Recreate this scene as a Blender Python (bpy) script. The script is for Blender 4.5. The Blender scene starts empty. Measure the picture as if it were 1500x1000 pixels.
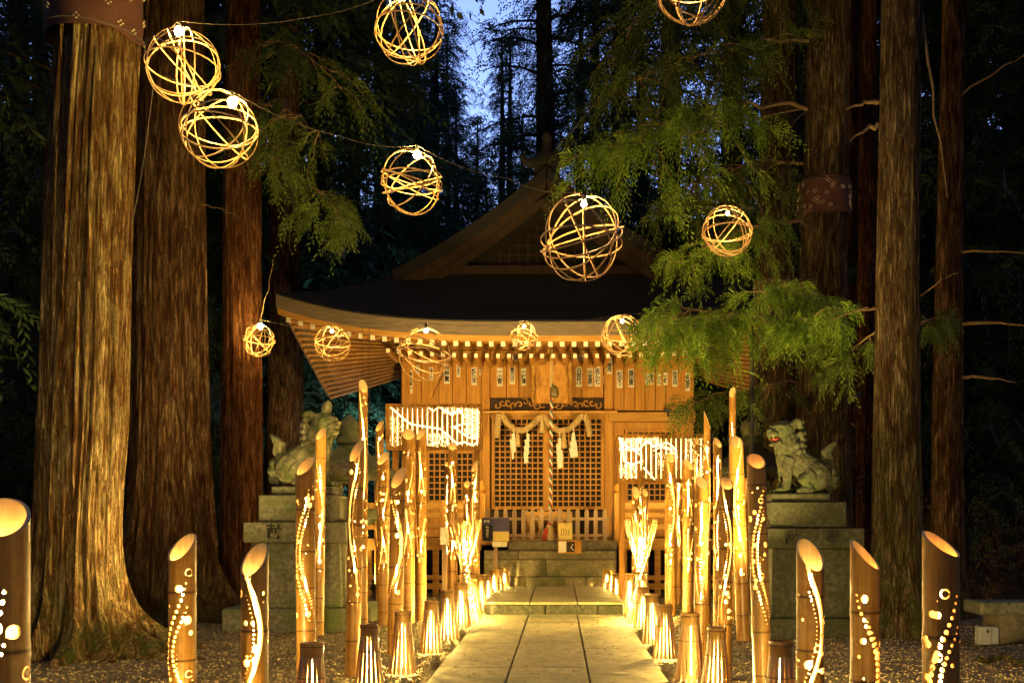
import bpy, math, random
import numpy as np
from mathutils import Vector, Matrix, Euler

SC = bpy.context.scene
COL = SC.collection
PI = math.pi
# ------------------------------------------------------------------ camera
F = 35.0 / 36.0 * 1500.0
CAMZ = 1.25
HX, HY = 820.0, 767.0
cam_d = bpy.data.cameras.new("camera")
cam_d.lens = 35.0
cam_d.sensor_width = 36.0
cam_d.shift_x = -(HX - 750.0) / 1500.0
cam_d.shift_y = (HY - 500.0) / 1500.0
cam_d.clip_end = 2000.0
cam_d.clip_start = 0.05
cam = bpy.data.objects.new("camera", cam_d)
cam.location = (0, 0, CAMZ)
cam.rotation_euler = (PI / 2, 0, 0)
COL.objects.link(cam)
SC.camera = cam
# ------------------------------------------------------------------ world
W = bpy.data.worlds.new("World")
SC.world = W
W.use_nodes = True
wn = W.node_tree
for n in list(wn.nodes):
    wn.nodes.remove(n)
sky = wn.nodes.new('ShaderNodeTexSky')
sky.sky_type = 'NISHITA'
sky.sun_disc = False
sky.sun_elevation = math.radians(-4.0)
sky.sun_rotation = math.radians(0.0)
bg = wn.nodes.new('ShaderNodeBackground')
bg.inputs['Strength'].default_value = 9.0
wo = wn.nodes.new('ShaderNodeOutputWorld')
tint = wn.nodes.new('ShaderNodeMix')
tint.data_type = 'RGBA'
tint.blend_type = 'MULTIPLY'
tint.inputs[0].default_value = 1.0
tint.inputs[7].default_value = (0.50, 0.62, 1.0, 1)      # long exposure at dusk, white balance set for the lamps
wn.links.new(sky.outputs[0], tint.inputs[6])
wn.links.new(tint.outputs[2], bg.inputs['Color'])
wn.links.new(bg.outputs[0], wo.inputs['Surface'])
# ------------------------------------------------------------------ render
SC.view_settings.view_transform = 'Standard'
SC.view_settings.look = 'None'
SC.view_settings.gamma = 1
SC.view_settings.exposure = 1.3
cy = SC.cycles
cy.max_bounces = 5
cy.diffuse_bounces = 3
cy.glossy_bounces = 2
cy.transmission_bounces = 3
cy.transparent_max_bounces = 6
cy.caustics_reflective = False
cy.caustics_refractive = False
cy.sample_clamp_indirect = 3.0
cy.use_denoising = True
cy.use_light_tree = True

WARM = (1.0, 0.60, 0.19)
WARM2 = (1.0, 0.66, 0.17)


# ------------------------------------------------------------------ helpers
def at(px, py, D):
    return Vector(((px - HX) * D / F, D, CAMZ + (HY - py) * D / F))


def gx(px, D):
    return (px - HX) * D / F


def gz(py, D):
    return CAMZ + (HY - py) * D / F


def tag(o, label=None, cat=None, group=None, kind=None):
    if label: o["label"] = label
    if cat: o["category"] = cat
    if group: o["group"] = group
    if kind: o["kind"] = kind
    return o


def empty(name, loc=(0, 0, 0), rz=0.0, label=None, cat=None, group=None):
    o = bpy.data.objects.new(name, None)
    o.empty_display_size = 0.1
    o.location = loc
    o.rotation_euler = (0, 0, rz)
    COL.objects.link(o)
    tag(o, label, cat, group)
    return o


def children(o):
    return [c for c in COL.objects if c.parent == o]


def copy_tree(o, parent=None):
    c = o.copy()
    COL.objects.link(c)
    c.parent = parent
    for ch in children(o):
        copy_tree(ch, c)
    return c


def link_mesh(name, me, m=None, parent=None):
    o = bpy.data.objects.new(name, me)
    if m is not None:
        for mm in (m if isinstance(m, (list, tuple)) else [m]):
            me.materials.append(mm)
    COL.objects.link(o)
    o.parent = parent
    return o


def np_mesh(name, V, quads=None, tris=None, smooth=False, matidx=None):
    """fast mesh from numpy arrays"""
    me = bpy.data.meshes.new(name)
    V = np.asarray(V, dtype=np.float32)
    me.vertices.add(len(V))
    me.vertices.foreach_set('co', V.ravel())
    loops, starts, tot = [], [], 0
    if quads is not None and len(quads):
        q = np.asarray(quads, dtype=np.int32)
        loops.append(q.ravel()); starts.append(tot + 4 * np.arange(len(q))); tot += 4 * len(q)
    if tris is not None and len(tris):
        t = np.asarray(tris, dtype=np.int32)
        loops.append(t.ravel()); starts.append(tot + 3 * np.arange(len(t))); tot += 3 * len(t)
    L = np.concatenate(loops).astype(np.int32)
    S = np.concatenate(starts).astype(np.int32)
    me.loops.add(len(L))
    me.loops.foreach_set('vertex_index', L)
    me.polygons.add(len(S))
    me.polygons.foreach_set('loop_start', S)
    if matidx is not None:
        me.polygons.foreach_set('material_index', np.asarray(matidx, dtype=np.int32))
    me.update(calc_edges=True)
    if smooth:
        me.polygons.foreach_set('use_smooth', np.ones(len(S), dtype=bool))
    return me


class MB:
    def __init__(self):
        self.v, self.f = [], []

    def add(self, vs, fs):
        b = len(self.v)
        self.v.extend([tuple(p) for p in vs])
        self.f.extend([tuple(i + b for i in f) for f in fs])
        return self

    def box(self, c, s, rot=None):
        x, y, z = s[0] / 2, s[1] / 2, s[2] / 2
        vs = [Vector(p) for p in [(-x, -y, -z), (x, -y, -z), (x, y, -z), (-x, y, -z), (-x, -y, z), (x, -y, z), (x, y, z), (-x, y, z)]]
        if rot is not None:
            R = Euler(rot).to_matrix()
            vs = [R @ p for p in vs]
        c = Vector(c)
        return self.add([p + c for p in vs], [(0, 3, 2, 1), (4, 5, 6, 7), (0, 1, 5, 4), (1, 2, 6, 5), (2, 3, 7, 6), (3, 0, 4, 7)])

    def bx(self, x0, x1, y0, y1, z0, z1):
        return self.box(((x0 + x1) / 2, (y0 + y1) / 2, (z0 + z1) / 2), (abs(x1 - x0), abs(y1 - y0), abs(z1 - z0)))

    def tube(self, pts, rad, n=8, caps=True, sy=1.0):
        pts = [Vector(p) for p in pts]
        if not isinstance(rad, (list, tuple)):
            rad = [rad] * len(pts)
        vs, fs = [], []
        prev = None
        for i, p in enumerate(pts):
            if i == 0: t = pts[1] - pts[0]
            elif i == len(pts) - 1: t = pts[-1] - pts[-2]
            else: t = pts[i + 1] - pts[i - 1]
            t = t.normalized()
            if prev is None:
                up = Vector((0, 0, 1)) if abs(t.z) < 0.9 else Vector((1, 0, 0))
                u = t.cross(up).normalized()
            else:
                u = (prev - t * prev.dot(t)).normalized()
            prev = u
            w = t.cross(u)
            for k in range(n):
                a = 2 * PI * k / n
                vs.append(p + u * math.cos(a) * rad[i] + w * math.sin(a) * rad[i] * sy)
        for i in range(len(pts) - 1):
            for k in range(n):
                k2 = (k + 1) % n
                fs.append((i * n + k, i * n + k2, (i + 1) * n + k2, (i + 1) * n + k))
        if caps:
            fs.append(tuple(reversed(range(n))))
            fs.append(tuple((len(pts) - 1) * n + k for k in range(n)))
        return self.add(vs, fs)

    def lathe(self, prof, n=20, c=(0, 0, 0), sx=1.0, sy=1.0):
        vs, fs = [], []
        for (r, z) in prof:
            for k in range(n):
                a = 2 * PI * k / n
                vs.append((c[0] + r * sx * math.cos(a), c[1] + r * sy * math.sin(a), c[2] + z))
        for i in range(len(prof) - 1):
            for k in range(n):
                k2 = (k + 1) % n
                fs.append((i * n + k, i * n + k2, (i + 1) * n + k2, (i + 1) * n + k))
        fs.append(tuple(reversed(range(n))))
        fs.append(tuple((len(prof) - 1) * n + k for k in range(n)))
        return self.add(vs, fs)

    def ell(self, c, r, nu=14, nv=9, rot=None):
        vs, fs = [], []
        R = Euler(rot).to_matrix() if rot is not None else None
        c = Vector(c)
        for j in range(nv + 1):
            ph = PI * j / nv
            for i in range(nu):
                a = 2 * PI * i / nu
                p = Vector((r[0] * math.sin(ph) * math.cos(a), r[1] * math.sin(ph) * math.sin(a), -r[2] * math.cos(ph)))
                if R is not None: p = R @ p
                vs.append(p + c)
        for j in range(nv):
            for i in range(nu):
                i2 = (i + 1) % nu
                fs.append((j * nu + i, j * nu + i2, (j + 1) * nu + i2, (j + 1) * nu + i))
        return self.add(vs, fs)

    def grid(self, P):
        """P[i][j] points"""
        ni, nj = len(P), len(P[0])
        vs = [p for row in P for p in row]
        fs = [(i * nj + j, i * nj + j + 1, (i + 1) * nj + j + 1, (i + 1) * nj + j) for i in range(ni - 1) for j in range(nj - 1)]
        return self.add(vs, fs)

    def build(self, name, m, parent=None, off=(0, 0, 0), smooth=False, bevel=0.0):
        me = bpy.data.meshes.new(name)
        o_ = Vector(off)
        me.from_pydata([tuple(Vector(p) - o_) for p in self.v], [], self.f)
        me.update()
        if smooth:
            me.polygons.foreach_set('use_smooth', np.ones(len(me.polygons), dtype=bool))
            try:
                me.set_sharp_from_angle(angle=math.radians(50))
            except Exception:
                pass
        o = link_mesh(name, me, m, parent)
        if bevel:
            b = o.modifiers.new('bevel', 'BEVEL'); b.width = bevel; b.segments = 1; b.limit_method = 'ANGLE'
        return o


# ------------------------------------------------------------------ materials
def new_mat(name):
    m = bpy.data.materials.new(name)
    m.use_nodes = True
    nt = m.node_tree
    for n in list(nt.nodes):
        nt.nodes.remove(n)
    out = nt.nodes.new('ShaderNodeOutputMaterial')
    return m, nt, out


def N(nt, t, **kw):
    n = nt.nodes.new(t)
    for k, v in kw.items():
        if k in n.inputs: n.inputs[k].default_value = v
        else: setattr(n, k, v)
    return n


def ramp(nt, stops, fac):
    r = nt.nodes.new('ShaderNodeValToRGB')
    cr = r.color_ramp
    cr.elements[0].position = stops[0][0]; cr.elements[0].color = (*stops[0][1], 1)
    cr.elements[1].position = stops[-1][0]; cr.elements[1].color = (*stops[-1][1], 1)
    for p, c in stops[1:-1]:
        e = cr.elements.new(p); e.color = (*c, 1)
    nt.links.new(fac, r.inputs[0])
    return r


def mat_noise(name, stops, scale=(4, 4, 4), nscale=3.0, detail=8, rough=0.8, bump=0.3, bdist=0.01, stops2=None, scale2=0.8, coords='Object', rough_n=0.65, spec=0.3, moss=None, distort=0.0):
    m, nt, out = new_mat(name)
    p = N(nt, 'ShaderNodeBsdfPrincipled', Roughness=rough)
    p.inputs['Specular IOR Level'].default_value = spec
    tc = N(nt, 'ShaderNodeTexCoord'); mp = N(nt, 'ShaderNodeMapping')
    mp.inputs['Scale'].default_value = scale
    nt.links.new(tc.outputs[coords], mp.inputs[0])
    nz = N(nt, 'ShaderNodeTexNoise', Scale=nscale, Detail=detail, Roughness=rough_n, Distortion=distort)
    nt.links.new(mp.outputs[0], nz.inputs['Vector'])
    r = ramp(nt, stops, nz.outputs['Fac'])
    col = r.outputs[0]
    if moss:
        n2 = N(nt, 'ShaderNodeTexNoise', Scale=moss[1], Detail=5, Roughness=0.6)
        nt.links.new(tc.outputs[coords], n2.inputs['Vector'])
        rr = ramp(nt, [(moss[2], (0, 0, 0)), (moss[3], (1, 1, 1))], n2.outputs['Fac'])
        mx = N(nt, 'ShaderNodeMix', data_type='RGBA')
        nt.links.new(rr.outputs[0], mx.inputs[0]); nt.links.new(col, mx.inputs[6]); mx.inputs[7].default_value = (*moss[0], 1)
        col = mx.outputs[2]
    nt.links.new(col, p.inputs['Base Color'])
    if bump:
        b = N(nt, 'ShaderNodeBump', Strength=bump, Distance=bdist)
        nt.links.new(nz.outputs['Fac'], b.inputs['Height'])
        nt.links.new(b.outputs[0], p.inputs['Normal'])
    nt.links.new(p.outputs[0], out.inputs[0])
    return m


def mat_emit(name, col, s):
    m, nt, out = new_mat(name)
    e = N(nt, 'ShaderNodeEmission', Strength=s)
    e.inputs['Color'].default_value = (*col, 1)
    nt.links.new(e.outputs[0], out.inputs[0])
    return m


def mat_bamboo(name, c0, c1, rough=0.35):
    m, nt, out = new_mat(name)
    p = N(nt, 'ShaderNodeBsdfPrincipled', Roughness=rough)
    p.inputs['Specular IOR Level'].default_value = 0.45
    tc = N(nt, 'ShaderNodeTexCoord'); mp = N(nt, 'ShaderNodeMapping')
    mp.inputs['Scale'].default_value = (40, 40, 1.6)
    nt.links.new(tc.outputs['Object'], mp.inputs[0])
    nz = N(nt, 'ShaderNodeTexNoise', Scale=1.5, Detail=6, Roughness=0.6)
    nt.links.new(mp.outputs[0], nz.inputs['Vector'])
    n2 = N(nt, 'ShaderNodeTexNoise', Scale=5.0, Detail=4, Roughness=0.7)
    nt.links.new(tc.outputs['Object'], n2.inputs['Vector'])
    ad = N(nt, 'ShaderNodeMath', operation='ADD'); ml = N(nt, 'ShaderNodeMath', operation='MULTIPLY'); ml.inputs[1].default_value = 0.5
    nt.links.new(nz.outputs['Fac'], ad.inputs[0]); nt.links.new(n2.outputs['Fac'], ad.inputs[1]); nt.links.new(ad.outputs[0], ml.inputs[0])
    r = ramp(nt, [(0.36, c0), (0.64, c1)], ml.outputs[0])
    at_ = N(nt, 'ShaderNodeAttribute', attribute_name='node')
    mx = N(nt, 'ShaderNodeMix', data_type='RGBA')
    nt.links.new(at_.outputs['Fac'], mx.inputs[0]); nt.links.new(r.outputs[0], mx.inputs[6]); mx.inputs[7].default_value = (c0[0] * .35, c0[1] * .3, c0[2] * .3, 1)
    nt.links.new(mx.outputs[2], p.inputs['Base Color'])
    b = N(nt, 'ShaderNodeBump', Strength=0.15, Distance=0.003)
    nt.links.new(nz.outputs['Fac'], b.inputs['Height']); nt.links.new(b.outputs[0], p.inputs['Normal'])
    nt.links.new(p.outputs[0], out.inputs[0])
    return m


def mat_leaf(name, stops, trans=0.35, nscale=3.0):
    m, nt, out = new_mat(name)
    tc = N(nt, 'ShaderNodeTexCoord')
    nz = N(nt, 'ShaderNodeTexNoise', Scale=nscale, Detail=6, Roughness=0.75)
    nt.links.new(tc.outputs['Object'], nz.inputs['Vector'])
    r = ramp(nt, stops, nz.outputs['Fac'])
    d = N(nt, 'ShaderNodeBsdfPrincipled', Roughness=0.6)
    d.inputs['Specular IOR Level'].default_value = 0.25
    t = N(nt, 'ShaderNodeBsdfTranslucent')
    nt.links.new(r.outputs[0], d.inputs['Base Color']); nt.links.new(r.outputs[0], t.inputs['Color'])
    mx = N(nt, 'ShaderNodeMixShader', Fac=trans)
    nt.links.new(d.outputs[0], mx.inputs[1]); nt.links.new(t.outputs[0], mx.inputs[2]); nt.links.new(mx.outputs[0], out.inputs[0])
    return m


def mat_bark(name, dark, mid, light, moss=None):
    m, nt, out = new_mat(name)
    L = nt.links.new
    p = N(nt, 'ShaderNodeBsdfPrincipled', Roughness=0.95)
    p.inputs['Specular IOR Level'].default_value = 0.1
    tc = N(nt, 'ShaderNodeTexCoord')
    def nz(scale, ns, det, rough, dist):
        mp = N(nt, 'ShaderNodeMapping'); mp.inputs['Scale'].default_value = scale
        L(tc.outputs['Object'], mp.inputs[0])
        n = N(nt, 'ShaderNodeTexNoise', Scale=ns, Detail=det, Roughness=rough, Distortion=dist)
        L(mp.outputs[0], n.inputs['Vector']); return n.outputs['Fac']
    strips = nz((30, 30, 1.7), 1.5, 8, 0.7, 1.1)
    plates = nz((6, 6, 1.0), 1.6, 5, 0.6, 1.6)
    grain = nz((46, 46, 16), 2.0, 8, 0.8, 0.3)
    def mth(op, x, y):
        n = N(nt, 'ShaderNodeMath', operation=op)
        if hasattr(x, 'links'): L(x, n.inputs[0])
        else: n.inputs[0].default_value = x
        if hasattr(y, 'links'): L(y, n.inputs[1])
        else: n.inputs[1].default_value = y
        return n.outputs[0]
    # narrow cracks: |strips-0.5| small
    cr = mth('ABSOLUTE', mth('SUBTRACT', strips, 0.5), 0.0)
    crm = ramp(nt, [(0.0, (0, 0, 0)), (0.045, (1, 1, 1))], cr)
    h = mth('ADD', mth('MULTIPLY', strips, 0.45), mth('ADD', mth('MULTIPLY', plates, 0.3), mth('MULTIPLY', grain, 0.25)))
    r = ramp(nt, [(0.40, dark), (0.5, mid), (0.60, light)], h)
    r3 = ramp(nt, [(0.40, (0.55, 0.36, 0.26)), (0.5, (0.85, 0.75, 0.66)), (0.58, (1, 1, 1))], plates)
    mu = N(nt, 'ShaderNodeMix', data_type='RGBA', blend_type='MULTIPLY'); mu.inputs[0].default_value = 1.0
    L(r.outputs[0], mu.inputs[6]); L(r3.outputs[0], mu.inputs[7])
    m2 = N(nt, 'ShaderNodeMix', data_type='RGBA'); L(crm.outputs[0], m2.inputs[0]); m2.inputs[6].default_value = (dark[0] * .35, dark[1] * .35, dark[2] * .35, 1); L(mu.outputs[2], m2.inputs[7])
    col = m2.outputs[2]
    if moss:
        sx = N(nt, 'ShaderNodeSeparateXYZ'); L(tc.outputs['Object'], sx.inputs[0])
        mr = N(nt, 'ShaderNodeMapRange'); mr.inputs['From Min'].default_value = moss[1]; mr.inputs['From Max'].default_value = 0.0
        L(sx.outputs['Z'], mr.inputs['Value'])
        n2 = N(nt, 'ShaderNodeTexNoise', Scale=3.5, Detail=14, Roughness=0.8); L(tc.outputs['Object'], n2.inputs['Vector'])
        r2 = ramp(nt, [(0.46, (0, 0, 0)), (0.62, (1, 1, 1))], n2.outputs['Fac'])
        mx = N(nt, 'ShaderNodeMix', data_type='RGBA'); L(mth('MULTIPLY', mr.outputs[0], r2.outputs[0]), mx.inputs[0]); L(col, mx.inputs[6]); mx.inputs[7].default_value = (*moss[0], 1)
        col = mx.outputs[2]
    L(col, p.inputs['Base Color'])
    hh = mth('ADD', h, mth('MULTIPLY', crm.outputs[0], 0.25))
    b = N(nt, 'ShaderNodeBump', Strength=1.0, Distance=0.055)
    L(hh, b.inputs['Height']); L(b.outputs[0], p.inputs['Normal'])
    L(p.outputs[0], out.inputs[0])
    return m


M = {}
M['bamboo'] = mat_bamboo('bamboo', (0.24, 0.10, 0.016), (0.58, 0.31, 0.06))
M['bamboo_pale'] = mat_bamboo('bamboo_pale', (0.34, 0.17, 0.035), (0.5, 0.29, 0.08))
M['bamboo_in'] = mat_noise('bamboo_inside', [(0.3, (0.62, 0.45, 0.20)), (0.7, (0.75, 0.6, 0.32))], scale=(30, 30, 1), bump=0.1)
M['strip'] = mat_bamboo('bamboo_strip', (0.42, 0.24, 0.09), (0.62, 0.42, 0.19))
M['bulb'] = mat_emit('bulb_light', WARM2, 520.0)
M['bulb_dim'] = mat_emit('bulb_light_dim', WARM, 900.0)
M['led'] = mat_emit('led_light', WARM, 60.0)
M['led_low'] = mat_emit('led_light_low', (1.0, 0.5, 0.13), 26.0)
M['led_lantern'] = mat_emit('led_lantern', WARM2, 850.0)
M['led_far'] = mat_emit('led_light_far', WARM, 26.0)
M['led_bundle'] = mat_emit('led_bundle', WARM2, 800.0)
M['backlight'] = mat_emit('backlight', (1.0, 0.62, 0.20), 2.7)
M['wood'] = mat_noise('shrine_wood', [(0.25, (0.21, 0.085, 0.012)), (0.5, (0.355, 0.162, 0.024)), (0.75, (0.47, 0.245, 0.046))], scale=(9, 9, 0.7), nscale=2.2, rough=0.65, bump=0.25, bdist=0.006)
M['wood_h'] = mat_noise('shrine_beam_wood', [(0.25, (0.20, 0.085, 0.014)), (0.5, (0.34, 0.17, 0.03)), (0.75, (0.45, 0.255, 0.055))], scale=(0.7, 9, 9), nscale=2.2, rough=0.65, bump=0.25, bdist=0.006)
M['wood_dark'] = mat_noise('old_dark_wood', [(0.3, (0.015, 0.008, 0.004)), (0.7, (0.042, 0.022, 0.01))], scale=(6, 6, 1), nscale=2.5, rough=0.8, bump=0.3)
M['wood_grey'] = mat_noise('weathered_wood', [(0.3, (0.17, 0.105, 0.05)), (0.7, (0.33, 0.22, 0.12))], scale=(8, 8, 0.8), nscale=2.5, rough=0.8, bump=0.3)
M['eave_wood'] = mat_noise('eave_boards', [(0.3, (0.16, 0.07, 0.018)), (0.7, (0.45, 0.23, 0.07))], scale=(0.6, 16, 3), nscale=2.0, rough=0.7, bump=0.4)
M['bark_roof'] = mat_noise('bark_roofing', [(0.3, (0.008, 0.008, 0.010)), (0.7, (0.022, 0.020, 0.021))], scale=(3, 14, 14), nscale=3, rough=0.95, bump=0.6, bdist=0.02)
M['eave_edge'] = mat_noise('bark_roof_edge', [(0.3, (0.07, 0.052, 0.036)), (0.7, (0.17, 0.13, 0.085))], scale=(2, 8, 40), nscale=2, rough=0.9, bump=0.5)
M['white_paint'] = mat_noise('white_painted_tip', [(0.3, (0.62, 0.55, 0.42)), (0.7, (0.8, 0.75, 0.62))], bump=0.1)
M['black'] = mat_noise('black_metal', [(0.3, (0.012, 0.012, 0.012)), (0.7, (0.03, 0.03, 0.03))], rough=0.5, bump=0.05)
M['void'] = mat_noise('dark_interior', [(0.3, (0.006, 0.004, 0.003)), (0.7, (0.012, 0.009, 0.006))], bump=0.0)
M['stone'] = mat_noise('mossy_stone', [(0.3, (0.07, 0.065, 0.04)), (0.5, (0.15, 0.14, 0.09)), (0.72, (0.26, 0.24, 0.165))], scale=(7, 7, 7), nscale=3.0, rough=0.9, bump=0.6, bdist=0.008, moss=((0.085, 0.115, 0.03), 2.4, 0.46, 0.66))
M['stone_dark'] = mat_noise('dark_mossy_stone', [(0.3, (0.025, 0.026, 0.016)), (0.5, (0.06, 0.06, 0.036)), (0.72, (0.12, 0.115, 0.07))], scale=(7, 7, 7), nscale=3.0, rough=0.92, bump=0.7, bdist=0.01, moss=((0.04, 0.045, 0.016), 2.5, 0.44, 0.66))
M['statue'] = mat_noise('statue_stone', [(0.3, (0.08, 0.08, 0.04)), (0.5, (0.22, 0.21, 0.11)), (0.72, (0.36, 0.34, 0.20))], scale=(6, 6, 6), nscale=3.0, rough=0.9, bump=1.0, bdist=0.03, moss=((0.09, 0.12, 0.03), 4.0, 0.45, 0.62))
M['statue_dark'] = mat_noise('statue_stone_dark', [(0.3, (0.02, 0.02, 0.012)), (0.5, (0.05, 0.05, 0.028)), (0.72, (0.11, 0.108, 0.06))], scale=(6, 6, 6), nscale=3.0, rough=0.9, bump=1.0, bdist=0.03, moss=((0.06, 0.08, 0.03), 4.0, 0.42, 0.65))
M['path'] = mat_noise('path_stone', [(0.3, (0.19, 0.16, 0.075)), (0.5, (0.33, 0.29, 0.15)), (0.72, (0.46, 0.41, 0.24))], scale=(5, 5, 5), nscale=3.0, detail=12, rough=0.75, bump=0.35, bdist=0.008, moss=((0.16, 0.17, 0.08), 1.2, 0.5, 0.72))
M['step'] = mat_noise('step_stone', [(0.3, (0.08, 0.066, 0.035)), (0.5, (0.15, 0.125, 0.07)), (0.75, (0.24, 0.205, 0.125))], scale=(4, 4, 4), nscale=3.0, rough=0.85, bump=0.4, moss=((0.055, 0.055, 0.02), 1.6, 0.48, 0.66))
M['ground'] = mat_noise('gravel_ground', [(0.3, (0.05, 0.038, 0.018)), (0.5, (0.17, 0.135, 0.07)), (0.72, (0.36, 0.30, 0.18))], scale=(14, 14, 14), nscale=4.0, detail=10, rough=0.95, bump=1.0, bdist=0.03)
M['pebble'] = mat_noise('pebbles', [(0.3, (0.10, 0.07, 0.03)), (0.5, (0.38, 0.29, 0.13)), (0.7, (0.66, 0.53, 0.28))], scale=(30, 30, 30), nscale=2.0, rough=0.9, bump=0.3)
M['litter'] = mat_noise('leaf_litter', [(0.3, (0.05, 0.028, 0.012)), (0.7, (0.16, 0.09, 0.035))], scale=(10, 10, 10), rough=0.9, bump=0.2)
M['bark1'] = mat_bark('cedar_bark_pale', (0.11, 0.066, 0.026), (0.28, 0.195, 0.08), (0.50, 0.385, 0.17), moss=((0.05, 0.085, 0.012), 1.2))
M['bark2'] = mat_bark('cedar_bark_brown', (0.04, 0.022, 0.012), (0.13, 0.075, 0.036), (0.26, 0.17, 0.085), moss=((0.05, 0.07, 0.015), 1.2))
M['bark3'] = mat_bark('cedar_bark_red', (0.05, 0.02, 0.01), (0.17, 0.075, 0.032), (0.28, 0.14, 0.06))
M['bark4'] = mat_bark('cedar_bark_grey', (0.05, 0.035, 0.02), (0.15, 0.11, 0.055), (0.26, 0.20, 0.11), moss=((0.06, 0.09, 0.015), 3.6))
M['bark5'] = mat_bark('forest_bark', (0.02, 0.013, 0.008), (0.05, 0.032, 0.018), (0.09, 0.06, 0.032))
M['leaf'] = mat_leaf('cedar_leaf', [(0.30, (0.10, 0.07, 0.015)), (0.36, (0.05, 0.09, 0.010)), (0.5, (0.12, 0.21, 0.018)), (0.62, (0.22, 0.32, 0.03)), (0.72, (0.30, 0.36, 0.06))])
M['leaf_shaded'] = mat_leaf('cedar_leaf_shaded', [(0.3, (0.04, 0.065, 0.010)), (0.5, (0.08, 0.12, 0.018)), (0.7, (0.13, 0.17, 0.03))])  # darker copy of the cedar leaf, weaker light put into its colour
M['leaf_dark'] = mat_leaf('forest_leaf', [(0.3, (0.012, 0.025, 0.010)), (0.7, (0.03, 0.055, 0.018))], trans=0.2, nscale=0.5)
M['root'] = mat_noise('root_bark', [(0.3, (0.05, 0.03, 0.014)), (0.5, (0.14, 0.09, 0.04)), (0.7, (0.27, 0.2, 0.1))], scale=(6, 6, 6), nscale=3, detail=12, rough=0.9, bump=0.9, bdist=0.03, moss=((0.06, 0.09, 0.015), 3.0, 0.45, 0.7))
M['twig'] = mat_noise('twig_bark', [(0.3, (0.10, 0.065, 0.03)), (0.7, (0.26, 0.17, 0.08))], scale=(8, 8, 8), bump=0.3)
M['hill'] = mat_noise('hill_soil', [(0.3, (0.010, 0.016, 0.010)), (0.7, (0.025, 0.035, 0.018))], scale=(1, 1, 1), bump=0.5)
M['straw'] = mat_noise('straw', [(0.3, (0.26, 0.17, 0.06)), (0.7, (0.5, 0.36, 0.16))], scale=(30, 30, 8), bump=0.5, bdist=0.004)
M['paper'] = mat_noise('white_paper', [(0.3, (0.5, 0.46, 0.36)), (0.7, (0.62, 0.57, 0.46))], bump=0.05)
M['ink'] = mat_noise('black_ink', [(0.3, (0.006, 0.006, 0.006)), (0.7, (0.014, 0.013, 0.012))], bump=0.0)
M['carved'] = mat_noise('carved_letter', [(0.3, (0.012, 0.012, 0.008)), (0.7, (0.03, 0.03, 0.02))], bump=0.0)
M['red'] = mat_noise('red_cloth', [(0.3, (0.22, 0.02, 0.012)), (0.7, (0.32, 0.04, 0.02))], bump=0.2)
M['green'] = mat_noise('green_cloth', [(0.3, (0.03, 0.10, 0.05)), (0.7, (0.05, 0.16, 0.08))], bump=0.2)
M['brass'] = mat_noise('old_brass', [(0.3, (0.06, 0.045, 0.02)), (0.7, (0.16, 0.12, 0.05))], rough=0.4, bump=0.1)
M['wrap'] = mat_noise('burlap_wrap', [(0.3, (0.055, 0.022, 0.015)), (0.7, (0.11, 0.045, 0.028))], scale=(20, 20, 20), bump=0.4)
M['wrap_mark'] = mat_noise('wrap_mark', [(0.3, (0.5, 0.42, 0.26)), (0.7, (0.6, 0.5, 0.32))], bump=0.1)
M['poster'] = mat_noise('navy_poster', [(0.3, (0.025, 0.02, 0.075)), (0.7, (0.04, 0.035, 0.12))], bump=0.0, rough=0.4)
M['poster_y'] = mat_noise('yellow_paper', [(0.3, (0.5, 0.38, 0.1)), (0.7, (0.62, 0.48, 0.16))], bump=0.0)
M['wire'] = mat_noise('wire', [(0.3, (0.06, 0.05, 0.04)), (0.7, (0.1, 0.08, 0.06))], bump=0.0)
M['mouth'] = mat_noise('red_mouth', [(0.3, (0.12, 0.015, 0.01)), (0.7, (0.2, 0.03, 0.02))], bump=0.2)
M['greybox'] = mat_noise('grey_plastic', [(0.3, (0.28, 0.28, 0.26)), (0.7, (0.36, 0.36, 0.33))], bump=0.05, rough=0.5)
M['cool'] = mat_emit('cool_lamp', (0.55, 0.8, 1.0), 260.0)

rng = np.random.default_rng(7)
random.seed(7)


# ------------------------------------------------------------------ text
def text_obj(body, size, m, parent, loc, name='lettering', extrude=0.002, off=(0, 0, 0), sx=1.0, bold=0.0, spacing=1.0):
    cu = bpy.data.curves.new(name, 'FONT')
    cu.body = body
    cu.size = size
    cu.extrude = extrude
    cu.offset = bold
    cu.space_line = spacing
    cu.align_x = 'CENTER'
    cu.align_y = 'CENTER'
    cu.resolution_u = 2
    tmp = bpy.data.objects.new('tmp', cu)
    COL.objects.link(tmp)
    dg = bpy.context.evaluated_depsgraph_get()
    me = bpy.data.meshes.new_from_object(tmp.evaluated_get(dg))
    bpy.data.objects.remove(tmp)
    R = Matrix.Rotation(PI / 2, 4, 'X')
    me.transform(R @ Matrix.Scale(sx, 4, (1, 0, 0)))
    me.materials.clear()
    o = link_mesh(name, me, m, parent)
    o.location = Vector(loc) - Vector(off)
    return o


# ------------------------------------------------------------------ perforated surfaces
class Holes:
    """list of circles and ribbons in (s,z) coordinates"""
    def __init__(self):
        self.c, self.r = [], []

    def circ(self, s, z, r):
        self.c.append((s, z, r)); return self

    def ring(self, s, z, r, w):
        pts = [(s + r * math.cos(a), z + r * math.sin(a), w) for a in np.linspace(0.3, 2 * PI - 0.3, 18)]
        self.r.append(pts); return self

    def ribbon(self, pts):
        self.r.append(pts); return self


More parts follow.
